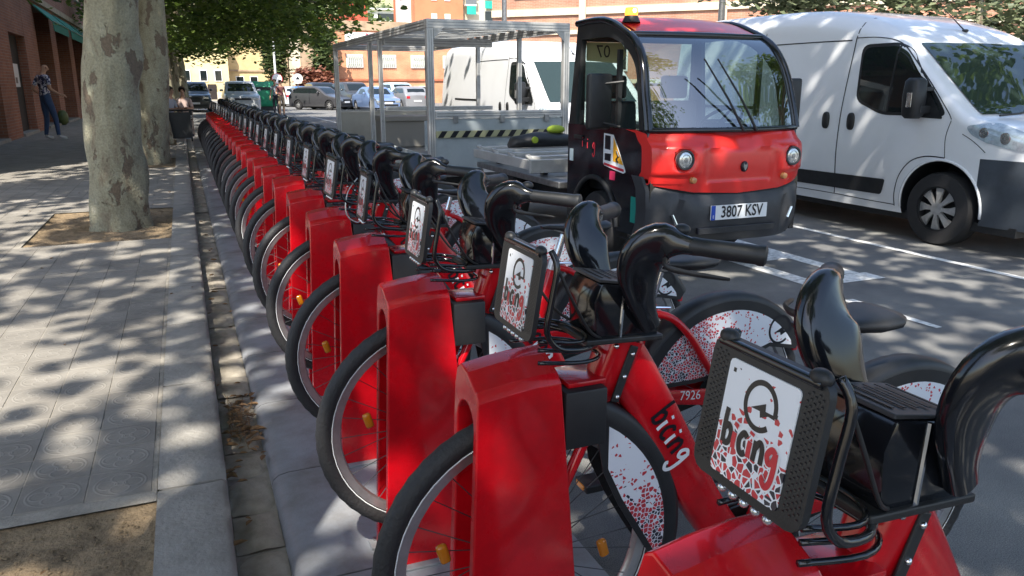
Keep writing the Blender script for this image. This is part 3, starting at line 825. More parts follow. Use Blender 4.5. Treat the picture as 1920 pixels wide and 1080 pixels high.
HD = Vector((.135, 0, .37)).normalized()           # head axis, up and back
def make_bike():
    t = thing('hire_bike', 'x', 'bicycle', group='red hire bikes locked in the docks')
    FW = .41                                           # the dock holds the front wheel clear of the platform
    wheel(t, 0, cz=FW); wheel(t, 1.03, True)
    # fork
    m = MB()
    for s in (-1, 1): m.tube([(0, s * .034, FW), (.07, s * .036, .575), (.12, s * .034, .68), (.155, s * .02, .735)], [.009, .011, .013, .013], 8)
    m.tube([(.150, 0, .70), (.172, 0, .78)], .026, 12)
    m.build('fork', M['red'], t, smooth=60)
    # down tube: fat oval beam, widest at the head
    pts = smoothpts([V(.200, 0, .835), V(.265, 0, .735), V(.345, 0, .60), V(.43, 0, .45), V(.52, 0, .325), V(.60, 0, .27)], 4)
    secs = []
    for i, p in enumerate(pts):
        tg = (pts[min(i + 1, len(pts) - 1)] - pts[max(i - 1, 0)]).normalized(); nr = Vector((-tg.z, 0, tg.x)); f = i / (len(pts) - 1)
        a = .056 - .012 * f; b = .034 - .002 * f
        sec = []
        for k in range(20):
            c, d = math.cos(2 * math.pi * k / 20), math.sin(2 * math.pi * k / 20)
            sg = lambda v: (abs(v) ** .5) * (1 if v >= 0 else -1)
            sec.append(p + nr * (a * sg(c)) + Vector((0, b * sg(d), 0)))
        secs.append(sec)
    dt = MB().loft(secs).build('down_tube', M['red'], t, smooth=50)
    # lettering on both flanks of the down tube
    a, b = V(.262, 0, .735), V(.462, 0, .405); ax = (b - a).normalized(); nv = Vector((-ax.z, 0, ax.x))
    L = (b - a).length
    for s in (-1,):
        fn = lambda u, v, o, s=s: a + ax * u + nv * v + Vector((0, s * (.0352 + o), 0))
        sb, W = letter_strokes('bicing', (0, 2, 4)); sw, W = letter_strokes('bicing', (1, 3, 5)); sc = .038
        m = MB(); draw(m, sb, sc, .05, -.019, fn, .0085); tag(m.build('lettering', M['ink'], dt, fix=False), kind='stuff')
        m = MB(); draw(m, sw, sc, .05, -.019, fn, .0085, .0001); tag(m.build('lettering', M['white'], dt, fix=False), kind='stuff')
    # head: red block, black cover strips with bolts
    hb = V(.176, 0, .775); hx = Vector((HD.z, 0, -HD.x))
    m = MB(); secs = []
    for f, w, d in ((-.035, .028, .034), (0, .034, .040), (.06, .038, .042), (.10, .040, .042)):
        c = hb + HD * f
        secs.append([c + hx * (d * math.copysign(abs(math.cos(q)) ** .5, math.cos(q))) + Vector((0, w * math.copysign(abs(math.sin(q)) ** .5, math.sin(q)), 0)) for q in [2 * math.pi * (k + .5) / 16 for k in range(16)]])
    m.loft(secs); hd = m.build('head_tube', M['red'], t, smooth=45)
    for s in (-1, 1):
        m = MB(); c = hb + HD * .03 + hx * .012 + Vector((0, s * .040, 0))
        m.obox(c, hx * .0095, Vector((0, .003, 0)), HD * .062); m.build('cover_strip', M['blackm'], hd, bevel=.002)
        m = MB()
        for f in (-.02, .025, .075):
            q = hb + HD * f + hx * .012 + Vector((0, s * .043, 0)); m.sphere(q, .0055, 8, 6)
        for f in (.082,):
            q = hb + HD * f - hx * .03 + Vector((0, s * .041, 0)); m.sphere(q, .006, 8, 6)
        m.build('bolts', M['chrome'], hd, smooth=180)
    # controller box between the handlebar arms
    prof = [(.118, .885), (.262, .872), (.262, .925), (.232, .985), (.128, 1.003), (.112, .965)]
    m = MB(); m.prism(prof, lambda a, b: (a, -.058, b), lambda a, b: (a, .058, b))
    bx = m.build('controller_box', M['blackg'], t, bevel=.005, smooth=40)
    m = MB(); m.prism([(.122, 1.0045), (.234, .9865), (.236, .991), (.124, 1.0105)], lambda a, b: (a, -.057, b), lambda a, b: (a, .057, b))
    m.build('box_lid', M['darkgrey'], bx, bevel=.0015)
    m = MB()
    for k in range(5): m.obox((.138 + .02 * k, 0, 1.009 - .003 * k + .0007), (.0025, 0, -.0004), (0, .04, 0), (0, 0, .0006))
    m.build('lid_ribs', M['blackm'], bx)
    m = MB(); m.tube([(.172, -.0595, .885), (.178, -.0595, .992)], .0035, 6); m.build('box_seam', M['chrome'], bx)
    m = MB(); m.obox((.182, 0, .882), (.088, 0, -.004), (0, .066, 0), (0, 0, .006)); m.build('box_base', M['blackm'], bx, bevel=.003)
    # handlebar arms, grips, brake levers
    for s in (-1, 1):
        ar = MB().loft(arm_sections(s)).build('handlebar_arm', M['blackg'], t, smooth=60)
        g0, g1 = V(.240, s * .177, 1.092), V(.334, s * .266, 1.084)
        m = MB(); d = (g1 - g0).normalized()
        prof = [(0, .0165), (.008, .0175), (.02, .0165), (.06, .0175), (.10, .0178), (.118, .0178), (.122, .0195), (.132, .0195), (.136, .013)]
        m.tube([g0 + d * q for q, _ in prof], [r for _, r in prof], 14); m.build('grip', M['blackm'], ar, smooth=40)
        m = MB(); m.tube(smoothpts([V(.20, s * .16, 1.064), V(.19, s * .185, 1.057), V(.213, s * .23, 1.054), V(.263, s * .268, 1.048)], 4), [.008, .0075, .007, .006, .006, .006, .006, .005, .005, .005, .0045, .004, .003], 7, flat=.6)
        m.build('brake_lever', M['blackm'], ar, smooth=60)
    m = MB(); m.sphere((.240, -.15, 1.117), .016, 12, 8, sc=(1, 1, .7)); m.build('bell', M['blackm'], t, smooth=180)
    # front carrier: perforated plate with printed sticker, tube loops behind
    z0, z1, xt, xb, hw = .912, 1.082, -.010, -.036, .094
    tilt = lambda z: xb + (xt - xb) * (z - z0) / (z1 - z0)
    fp = lambda u, v, o=0.0: Vector((tilt(v) - o, -u, v))           # u to the viewer's right
    rnd_rect = []
    for cx, cz, a0 in ((hw - .02, z1 - .02, 0), (-hw + .02, z1 - .02, 90), (-hw + .02, z0 + .02, 180), (hw - .02, z0 + .02, 270)):
        rnd_rect += [(cx + .02 * math.cos(R(a0 + q)), cz + .02 * math.sin(R(a0 + q))) for q in (0, 30, 60, 90)]
    m = MB(); m.loft([[fp(u, v, .004) for u, v in rnd_rect], [fp(u, v, -.006) for u, v in rnd_rect]])
    pl = m.build('carrier_panel', M['blackm'], t, smooth=40)
    m = MB()
    for side in (-1, 1):
        for i in range(5):
            for j in range(19):
                u = side * (.066 + .0052 * i); v = z0 + .018 + j * .0073 + (.0036 if i % 2 else 0)
                c = fp(u, v, .0045); m.add([c + Vector((0, .0016, 0)), c + Vector((-.0006, 0, .0024)), c + Vector((0, -.0016, 0)), c + Vector((-.0006, 0, -.0024))], [(0, 1, 2, 3)])
    tag(m.build('perforations', M['ink'], pl, fix=False), kind='stuff')
    su = .058; rr = []
    for cx, cz, a0 in ((su - .006, z1 - .026, 0), (-su + .006, z1 - .026, 90), (-su + .006, z0 + .018, 180), (su - .006, z0 + .018, 270)):
        rr += [(cx + .006 * math.cos(R(a0 + q)), cz + .006 * math.sin(R(a0 + q))) for q in (0, 45, 90)]
    m = MB(); m.loft([[fp(u, v, .0056) for u, v in rr], [fp(u, v, .004) for u, v in rr]])
    st = m.build('sticker', M['mos_panel'], pl)
    f2 = lambda u, v, o: fp(u, v, .0058 + o)
    m = MB(); e_logo(m, .0265, .004, 1.024, f2, .0065); 
    sb, W = letter_strokes('bicing', (0, 2, 4)); sw, _ = letter_strokes('bicing', (1, 3, 5)); sc = .094 / W
    mw = MB(); draw(mw, letter_strokes('bicing')[0], sc, -.046, .962, f2, .0125, -.00012); tag(mw.build('letter_outline', M['white'], pl, fix=False), kind='stuff')
    draw(m, sb, sc, -.046, .962, f2, .0076, .0006); m.add([f2(-.05, 1.052, 0), f2(-.045, 1.052, 0), f2(-.045, 1.047, 0), f2(-.05, 1.047, 0)], [(0, 1, 2, 3)])
    tag(m.build('lettering', M['ink'], pl, fix=False), kind='stuff')
    m = MB(); draw(m, sw, sc, -.046, .962, f2, .0076, .0010); tag(m.build('lettering', M['redink'], pl, fix=False), kind='stuff')
    m = MB(); m.tube([fp(-hw + .012, z1 - .006, .003), fp(hw - .012, z1 - .006, .003)], .0062, 8); m.build('top_rail', M['blackg'], pl, smooth=60)
    for u in (-hw + .02, hw - .02):
        m = MB(); m.sphere(fp(u, z1 - .001, 0), .0115, 12, 8, sc=(.9, 1.3, .9))
        m.build('rail_clip', M['blackm'], pl, smooth=60)
    for s in (-1, 1):
        y = s * (hw + .002)
        m = MB(); m.tube(smoothpts([V(.006, y * .86, z1), V(.012, y, z1 - .03), V(.002, y, .99), V(-.006, y, .93), V(.02, y * .98, .895), V(.075, y * .85, .882), V(.125, y * .45, .872)], 4), .0062, 8)
        m.build('carrier_tube', M['blackg'], t, smooth=180)
        m = MB(); m.tube(smoothpts([V(.008, y * .9, z1 - .01), V(.04, y * .95, 1.0), V(.09, y * .8, .92), V(.13, y * .6, .89)], 4), .0032, 6)
        m.build('elastic_strap', M['blackm'], t, smooth=180)
    for k, (zz, xx) in enumerate(((.905, .10), (.888, .118), (.862, .13))):
        m = MB(); m.tube(smoothpts([V(-.012, -.07, zz), V(xx * .6, -.078, zz - .008), V(xx, -.05, zz - .012), V(xx + .01, 0, zz - .013), V(xx, .05, zz - .012), V(xx * .6, .078, zz - .008), V(-.012, .07, zz)], 4), .0045, 6)
        m.build('carrier_hoop', M['blackg'], t, smooth=180)
    m = MB()
    for k in range(5): m.sphere(fp(-.04 + .02 * k, z0 - .008, -.004), .0062, 8, 6)
    m.build('headlight', M['clear'], t, smooth=180)
    # front wheel guard with printed skirt
    def arc(cx, r, a0, a1, n=16, cz=WR): return [(cx + r * math.cos(R(a0 + (a1 - a0) * k / n)), cz + r * math.sin(R(a0 + (a1 - a0) * k / n))) for k in range(n + 1)]
    def guard(cx, r, a0, a1, hw, cz=WR):
        m = MB(); secs = []
        for x, z in arc(cx, 1, a0, a1, 22):
            dx, dz = x - cx, z - WR
            sec = [(-hw, r - .030), (-hw, r - .010), (-hw * .75, r + .004), (0, r + .009), (hw * .75, r + .004), (hw, r - .010), (hw, r - .030), (hw - .003, r - .030), (hw - .004, r - .008), (0, r + .004), (-hw + .004, r - .008), (-hw + .003, r - .030)]
            secs.append([(cx + dx * q, y, cz + dz * q) for y, q in sec])
        m.loft(secs); return m
    fg = guard(0, .362, 74, -14, .034, FW).build('front_mudguard', M['blackm'], t, smooth=50)
    outer = arc(0, .352, 62, -16, 14, FW); inner = [(.325, FW - .125), (.30, FW - .08), (.25, FW + .0), (.2, FW + .085), (.16, FW + .17), (.145, FW + .25)]
    for s in (-1, 1):
        m = MB(); m.loft([[(x, s * .0335, z) for x, z in outer + inner], [(x, s * .0305, z) for x, z in outer + inner]]); m.build('skirt', M['blackm'], fg)
        o2 = arc(0, .322, 58, -14, 14, FW); i2 = [(.305, FW - .065), (.258, FW + .015), (.21, FW + .095), (.172, FW + .175)]
        m = MB(); m.add([(x, s * .0342, z) for x, z in o2 + i2], [tuple(range(len(o2 + i2)))]); m.build('skirt_print', M['mos_front'], fg)
    # rear guard
    rg = guard(1.03, .366, 186, 30, .04).build('rear_mudguard', M['blackm'], t, smooth=50)
    o1 = arc(1.03, .35, 172, 30, 26); i1 = [(1.315, .482), (1.2, .505), (1.12, .475), (1.05, .43), (.9, .415), (.72, .412)]
    o2 = arc(1.03, .318, 158, 35, 24); i2 = [(1.295, .50), (1.2, .52), (1.11, .492), (1.04, .445), (.9, .43), (.74, .43)]
    for s in (-1, 1):
        m = MB(); m.loft([[(x, s * .041, z) for x, z in o1 + i1], [(x, s * .037, z) for x, z in o1 + i1]]); m.build('skirt', M['blackm'], rg)
        m = MB(); m.add([(x, s * .0417, z) for x, z in o2 + i2], [tuple(range(len(o2 + i2)))]); m.build('skirt_print', M['mos_rear'], rg)
        fn = lambda u, v, o, s=s: Vector((u, s * (.0421 + o), v))
        if s < 0:
            m = MB(); e_logo(m, .048, 1.238, .562, fn, .0085); m.build('logo', M['ink'], rg, fix=False)
    m = MB(); m.box(1.315, 1.335, -.03, .03, .47, .52); m.build('tail_light', M['redink'], rg, bevel=.004)
    # seat tube, stays, chainstay beams
    m = MB(); m.tube([(.595, 0, .27), (.66, 0, .46), (.737, 0, .70)], [.03, .026, .023], 14); m.build('seat_tube', M['red'], t, smooth=60)
    m = MB()
    for s in (-1, 1): m.tube(smoothpts([V(.725, s * .012, .672), V(.79, s * .045, .655), V(.86, s * .058, .585), V(.93, s * .06, .48), V(1.03, s * .06, .345)], 4), .0125, 10)
    m.build('seat_stay', M['red'], t, smooth=60)
    for s in (-1, 1):
        m = MB(); m.prism([(.60, .25), (.70, .36), (.78, .365), (1.04, .318), (1.06, .335), (1.04, .355), (.985, .39), (.735, .418), (.66, .42), (.58, .32)], lambda a, b: (a, s * .05, b), lambda a, b: (a, s * .062, b))
        m.build('chainstay', M['red'], t, bevel=.004, smooth=40)
    # saddle
    m = MB(); m.tube([(.728, 0, .67), (.768, 0, .80)], .0135, 12); sp = m.build('seat_post', M['chrome'], t, smooth=60)
    m = MB(); m.tube([(.722, 0, .66), (.734, 0, .70)], .027, 14); m.build('seat_clamp', M['alu'], sp, smooth=60)
    m = MB(); m.tube([(.735, -.028, .692), (.79, -.036, .688)], [.006, .004], 8); m.build('quick_release', M['chrome'], sp)
    m = MB(); secs = []
    for x, w, z, h in ((.672, .012, .842, .012), (.70, .022, .846, .018), (.76, .032, .842, .026), (.82, .052, .84, .034), (.88, .082, .846, .04), (.925, .088, .851, .04), (.95, .07, .85, .032), (.958, .04, .846, .02)):
        sec = []
        for k in range(18):
            c, d = math.cos(2 * math.pi * k / 18), math.sin(2 * math.pi * k / 18)
            sec.append((x, w * c, z - h * .42 + (h * .55 * d if d > 0 else h * .75 * d) - .006 * (1 - abs(c)) * (1 if d > 0 else 0)))
        secs.append(sec)
    m.loft(secs); sd = m.build('saddle', M['blackm'], t, smooth=70)
    m = MB()
    for s in (-1, 1): m.tube([(.72, s * .014, .825), (.77, s * .022, .808), (.86, s * .026, .81), (.9, s * .03, .825)], .0035, 6)
    m.build('saddle_rails', M['steel'], sd)
    # cranks, pedals, chain case
    m = MB(); m.lathe([(.02, -.045), (.085, -.043), (.085, -.037), (.02, -.034)], (.60, .09, .27), n=28); m.build('chain_ring', M['blackm'], t, smooth=40)
    m = MB(); m.prism([(.52, .30), (.56, .345), (.63, .35), (1.02, .385), (1.07, .335), (1.03, .285), (.62, .19), (.54, .20)], lambda a, b: (a, .068, b), lambda a, b: (a, .076, b)); m.build('chain_case', M['blackm'], t, bevel=.003)
    for s, dx, dz in ((-1, -.125, -.085), (1, .125, .085)):
        m = MB(); m.tube([(.60, s * .07, .27), (.60 + dx, s * .088, .27 + dz)], [.014, .011], 8); cr = m.build('crank', M['alu'], t, smooth=60)
        m = MB(); m.box(.60 + dx - .045, .60 + dx + .045, min(s * .095, s * .175), max(s * .095, s * .175), .27 + dz - .012, .27 + dz + .012); m.build('pedal', M['blackm'], cr, bevel=.004)
        for e in (-1, 1):
            m = MB(); m.box(.60 + dx + e * .0455 - .002, .60 + dx + e * .0455 + .002, min(s * .11, s * .16), max(s * .11, s * .16), .27 + dz - .008, .27 + dz + .008); m.build('pedal_reflector', M['amber'], cr)
    m = MB(); m.tube([(.60, -.05, .27), (.60, .05, .27)], .036, 16); m.build('bottom_bracket', M['red'], t, smooth=40)
    m = MB(); m.tube([(.66, -.03, .24), (.72, -.10, .012)], [.011, .009], 8); m.build('kickstand', M['alu'], t, smooth=60)
    return t

ORD = ['nearest', 'second', 'third', 'fourth', 'fifth', 'sixth', 'seventh', 'eighth', 'ninth', 'tenth', 'eleventh', 'twelfth', 'thirteenth', 'fourteenth', 'fifteenth', 'sixteenth', 'seventeenth', 'eighteenth', 'nineteenth', 'twentieth', 'twenty-first', 'twenty-second', 'twenty-third', 'twenty-fourth', 'twenty-fifth', 'last']
dock0 = make_dock(); bike0 = make_bike()
small = {'bolt', 'foot_plate', 'brake_cable', 'letter_outline', 'lettering', 'perforations', 'lid_ribs', 'box_seam', 'box_base', 'bolts', 'saddle_rails', 'pedal_reflector', 'quick_release', 'rail_clip', 'spokes', 'reflector', 'reflective_ring', 'kickstand', 'bell', 'headlight', 'elastic_strap', 'carrier_hoop', 'bottom_bracket', 'seat_clamp', 'tail_light', 'logo', 'top_rail', 'cover_strip', 'crank', 'chain_ring'}
br = random.Random(11)
for n in range(NB):
    far = n > 11
    keep = (lambda o, d: o.name.split('.')[0] not in small) if far else None
    d = dock0 if n == 0 else copy_tree(dock0, None, keep)
    b = bike0 if n == 0 else copy_tree(bike0, None, keep)
    y = DOCK_Y0 + PITCH_Y * n
    d.location = (WX, y, .05); b.location = (WX, y + br.uniform(-.004, .004), .05)
    if n == 0:
        dl = 'nearest red docking post, cut off at the bottom right of the photo'; bl = 'nearest red bike, its basket sticker large at the lower right'
    elif n == 1:
        dl = 'second red docking post from the viewer, sunlit streaks down its face'; bl = 'second red bike from the viewer, lettering down its frame'
    elif n == 2:
        dl = 'third red docking post from the viewer, behind the streaked one'; bl = 'third red bike from the viewer, numbered 7926'
    elif n == NB - 1:
        dl = 'last red docking post at the far end of the row'; bl = 'last red bike at the far end, beside the cafe tables'
    else:
        dl = ORD[n] + ' red docking post counted from the near end of the row'; bl = ORD[n] + ' red hire bike counted from the near end of the row'
    d['label'] = dl; b['label'] = bl
    if n > 0: b.rotation_euler = (br.uniform(-.012, .012), 0, br.uniform(-.006, .006))
    if n == 2:
        text_on('7926', .046, lambda u, v, o: Vector((.868 + u, -.0625 - o, .384 + v - u * .1)), M['white'], [c for c in b.children if c.name.startswith('chainstay')][0], squash=.9)
    if n > 2:
        dz = br.choice((-.05, -.03, 0, 0, .03, .055))
        for c in b.children:
            if c.name.startswith('saddle') or c.name.startswith('seat_post'): c.location = (dz * .3, 0, dz)
    if n > 1:
        qh = Quaternion(HD, R(br.uniform(-4, 4))); hp = Vector((.176, 0, .775))
        for c in b.children:
            if c.name.split('.')[0] in ('carrier_panel', 'controller_box', 'handlebar_arm', 'carrier_tube', 'elastic_strap', 'carrier_hoop', 'headlight', 'bell'):
                c.rotation_mode = 'QUATERNION'; c.rotation_quaternion = qh; c.location = hp - qh @ hp
    if n == 4:
        MB().tube(smoothpts([V(.08, -.08, .99), V(.03, -.1, .93), V(.02, -.11, .84), V(.07, -.1, .80), V(.1, -.08, .84)], 5), .0032, 6).build('cable_lock', M['alu'], b, smooth=180)
# ------------------------------------------------------------------ shells for vans and cars (nose at y=0, facing -y)
def lerp_tab(tab):
    def f(x):
        if x <= tab[0][0]: return tab[0][1]
        for (a, b), (c, d) in zip(tab, tab[1:]):
            if x <= c:
                t = (x - a) / (c - a); t2 = t
                return b + (d - b) * t2
        return tab[-1][1]
    return f
def smooth_tab(tab, k=4):
    return lerp_tab([(p.x, p.y) for p in smoothpts([(a, b, 0) for a, b in tab], k)])

class Shell:
    def __init__(s, L, zt, W, rc, f, z0, kz, zfix=()):
        s.zfix = list(zfix)
        s.L = L; s.zt = smooth_tab(zt); s.W = smooth_tab(W); s.rc = lerp_tab(rc); s.f = smooth_tab(f); s.z0 = z0; s.kz = kz
    def side(s, y, z):
        zt, rc, W = s.zt(y), s.rc(y), s.W(y)
        rc = min(rc, (zt - s.z0) * .45)
        zc = zt - rc
        if z <= zc: return W * s.f(z)
        xo = W * s.f(zc); q = min(1, (z - zc) / rc)
        return xo - rc + rc * math.sqrt(max(0, 1 - q * q))
    def top(s, x, y):
        zt, rc, W = s.zt(y), s.rc(y), s.W(y); rc = min(rc, (zt - s.z0) * .45)
        xc = W * s.f(zt - rc) - rc; ax = abs(x)
        if ax <= xc: return zt + .009 * (1 - ax / max(xc, .01))
        q = min(1, (ax - xc) / rc); return zt - rc + rc * math.sqrt(max(0, 1 - q * q))
    def outline(s, y):
        zt, rc, W = s.zt(y), s.rc(y), s.W(y); rc = min(rc, (zt - s.z0) * .45); zc = zt - rc
        pts = []
        zb = s.zfix[-1] if s.zfix else s.z0
        for z in s.zfix: pts.append((W * s.f(z), z))
        for k in s.kz:
            z = zb + (zc - zb) * k
            pts.append((W * s.f(z), z))
        xo = W * s.f(zc)
        for a in (18, 36, 54, 72, 90): pts.append((xo - rc + rc * math.cos(R(a)), zc + rc * math.sin(R(a))))
        xc = xo - rc
        pts += [(xc * .66, zt + .004), (xc * .33, zt + .008)]
        pts.append((0, zt + .009))
        full = pts + [(-x, z) for x, z in reversed(pts[:-1])]
        return [(x, y, z) for x, z in full]
    def body(s, ys, name, mats, parent, arches=(), ar=.38, midx=None):
        m = MB(); m.loft([s.outline(y) for y in ys])
        if midx:
            for i, f in enumerate(m.f):
                c = sum((Vector(m.v[j]) for j in f), Vector()) / len(f); m.m[i] = midx(c)
        o = m.build(name, mats, None, smooth=None)
        if arches:
            c = MB()
            for (y, z) in arches: c.tube([(-1.6, y, z), (-s.W(y) * .55, y, z)], ar, 40); c.tube([(s.W(y) * .55, y, z), (1.6, y, z)], ar, 40)
            co = c.build('cut', M['blackm'])
            md = o.modifiers.new('b', 'BOOLEAN'); md.operation = 'DIFFERENCE'; md.object = co; md.solver = 'EXACT'
            try: md.material_mode = 'TRANSFER'
            except Exception: pass
            me = eval_mesh(o, name); bpy.data.objects.remove(co)
            o = link(name, me)
        o.data.shade_smooth(); o.data.set_sharp_from_angle(angle=R(35))
        o.parent = parent
        return o
    def patch_side(s, poly, sx, off, name, m, parent, n=10):
        """polygon (y,z) laid on the flank; triangle-fan grid keeps the curve"""
        mb = MB(); c = (sum(p[0] for p in poly) / len(poly), sum(p[1] for p in poly) / len(poly))
        rings = [1, .8, .6, .4, .2]; N = len(poly); vs = []; fs = []
        for r in rings:
            for (a, b) in poly:
                y, z = c[0] + (a - c[0]) * r, c[1] + (b - c[1]) * r
                vs.append((sx * (s.side(y, z) + off), y, z))
        vs.append((sx * (s.side(*c) + off), c[0], c[1]))
        for k in range(len(rings) - 1):
            for j in range(N): q = (j + 1) % N; fs.append((k * N + j, k * N + q, (k + 1) * N + q, (k + 1) * N + j))
        k = len(rings) - 1
        for j in range(N): fs.append((k * N + j, k * N + (j + 1) % N, len(vs) - 1))
        mb.add(vs, fs)
        o = mb.build(name, m, parent, smooth=40)
        return o
    def patch_top(s, y0, y1, x0, x1, off, name, m, parent, ny=14, nx=16):
        mb = MB(); vs = []
        for i in range(ny + 1):
            y = y0 + (y1 - y0) * i / ny; hw = x0 + (x1 - x0) * i / ny
            for j in range(nx + 1):
                x = -hw + 2 * hw * j / nx; vs.append((x, y - off, s.top(x, y) + off))
        mb.add(vs, [(i * (nx + 1) + j, i * (nx + 1) + j + 1, (i + 1) * (nx + 1) + j + 1, (i + 1) * (nx + 1) + j) for i in range(ny) for j in range(nx)])
        return mb.build(name, m, parent, smooth=180, fix=False)
    def seam(s, pts, sx, name, parent, w=.009, off=.0025, m=None):
        mb = MB(); P = [(p.x, p.y) for p in smoothpts([(a, b, 0) for a, b in pts], 4)]
        mb.strip(P, w, lambda u, v, o: (sx * (s.side(u, v) + off), u, v))
        return mb.build(name, m or M['ink'], parent, fix=False)

def densify(pts, d=.06, closed=True):
    out = []; n = len(pts)
    for i in range(n):
        a, b = pts[i], pts[(i + 1) % n]; k = max(1, int(math.dist(a, b) / d))
        out += [(a[0] + (b[0] - a[0]) * j / k, a[1] + (b[1] - a[1]) * j / k) for j in range(k)]
    return out
def roundpoly(pts, r=.06, n=4):
    out = []; N = len(pts)
    for i in range(N):
        p, a, b = Vector((*pts[i], 0)), Vector((*pts[i - 1], 0)), Vector((*pts[(i + 1) % N], 0))
        ra = min(r, (a - p).length * .45, (b - p).length * .45)
        q0 = p + (a - p).normalized() * ra; q1 = p + (b - p).normalized() * ra
        for k in range(n + 1):
            t = k / n; c = q0 * (1 - t) ** 2 + p * 2 * t * (1 - t) + q1 * t * t; out.append((c.x, c.y))
    return out

def car_wheel(parent, x, y, r, w, cap='alu', spokes=9, sx=-1):
    m = MB(); m.lathe([(r * .62, -w / 2), (r * .95, -w / 2 + .005), (r, -w * .32), (r, w * .32), (r * .95, w / 2 - .005), (r * .62, w / 2)], (x, y, r), 'x', 36)
    wh = m.build('wheel', M['rubber'], parent, smooth=40)
    m = MB(); m.lathe([(.012, 0), (r * .62, 0), (r * .64, sx * w * .45), (r * .58, sx * w * .47), (r * .55, sx * .02)], (x, y, r), 'x', 36); m.build('rim_well', M['blackm'], wh, smooth=40)
    m = MB(); xo = x + sx * w * .42
    for k in range(spokes):
        a = 2 * math.pi * k / spokes
        def P(rr, da, dx=0): return (xo + sx * dx, y + rr * math.cos(a + da), r + rr * math.sin(a + da))
        m.loft([[P(r * .13, .3, .012), P(r * .38, .22, .006), P(r * .60, .24, -.01), P(r * .60, -.24, -.01), P(r * .38, -.16, .006), P(r * .13, -.3, .012)], [P(r * .13, .3, -.02), P(r * .38, .22, -.02), P(r * .60, .24, -.02), P(r * .60, -.24, -.02), P(r * .38, -.16, -.02), P(r * .13, -.3, -.02)]])
    m.lathe([(.002, sx * .02), (r * .17, sx * .016), (r * .18, -sx * .01), (.002, -sx * .01)], (xo, y, r), 'x', 18)
    m.lathe([(r * .59, sx * .004), (r * .64, sx * .006), (r * .64, -sx * .015), (r * .59, -sx * .015)], (xo, y, r), 'x', 32)
    m.build('hub_cap', M[cap], wh, smooth=30)
    return wh

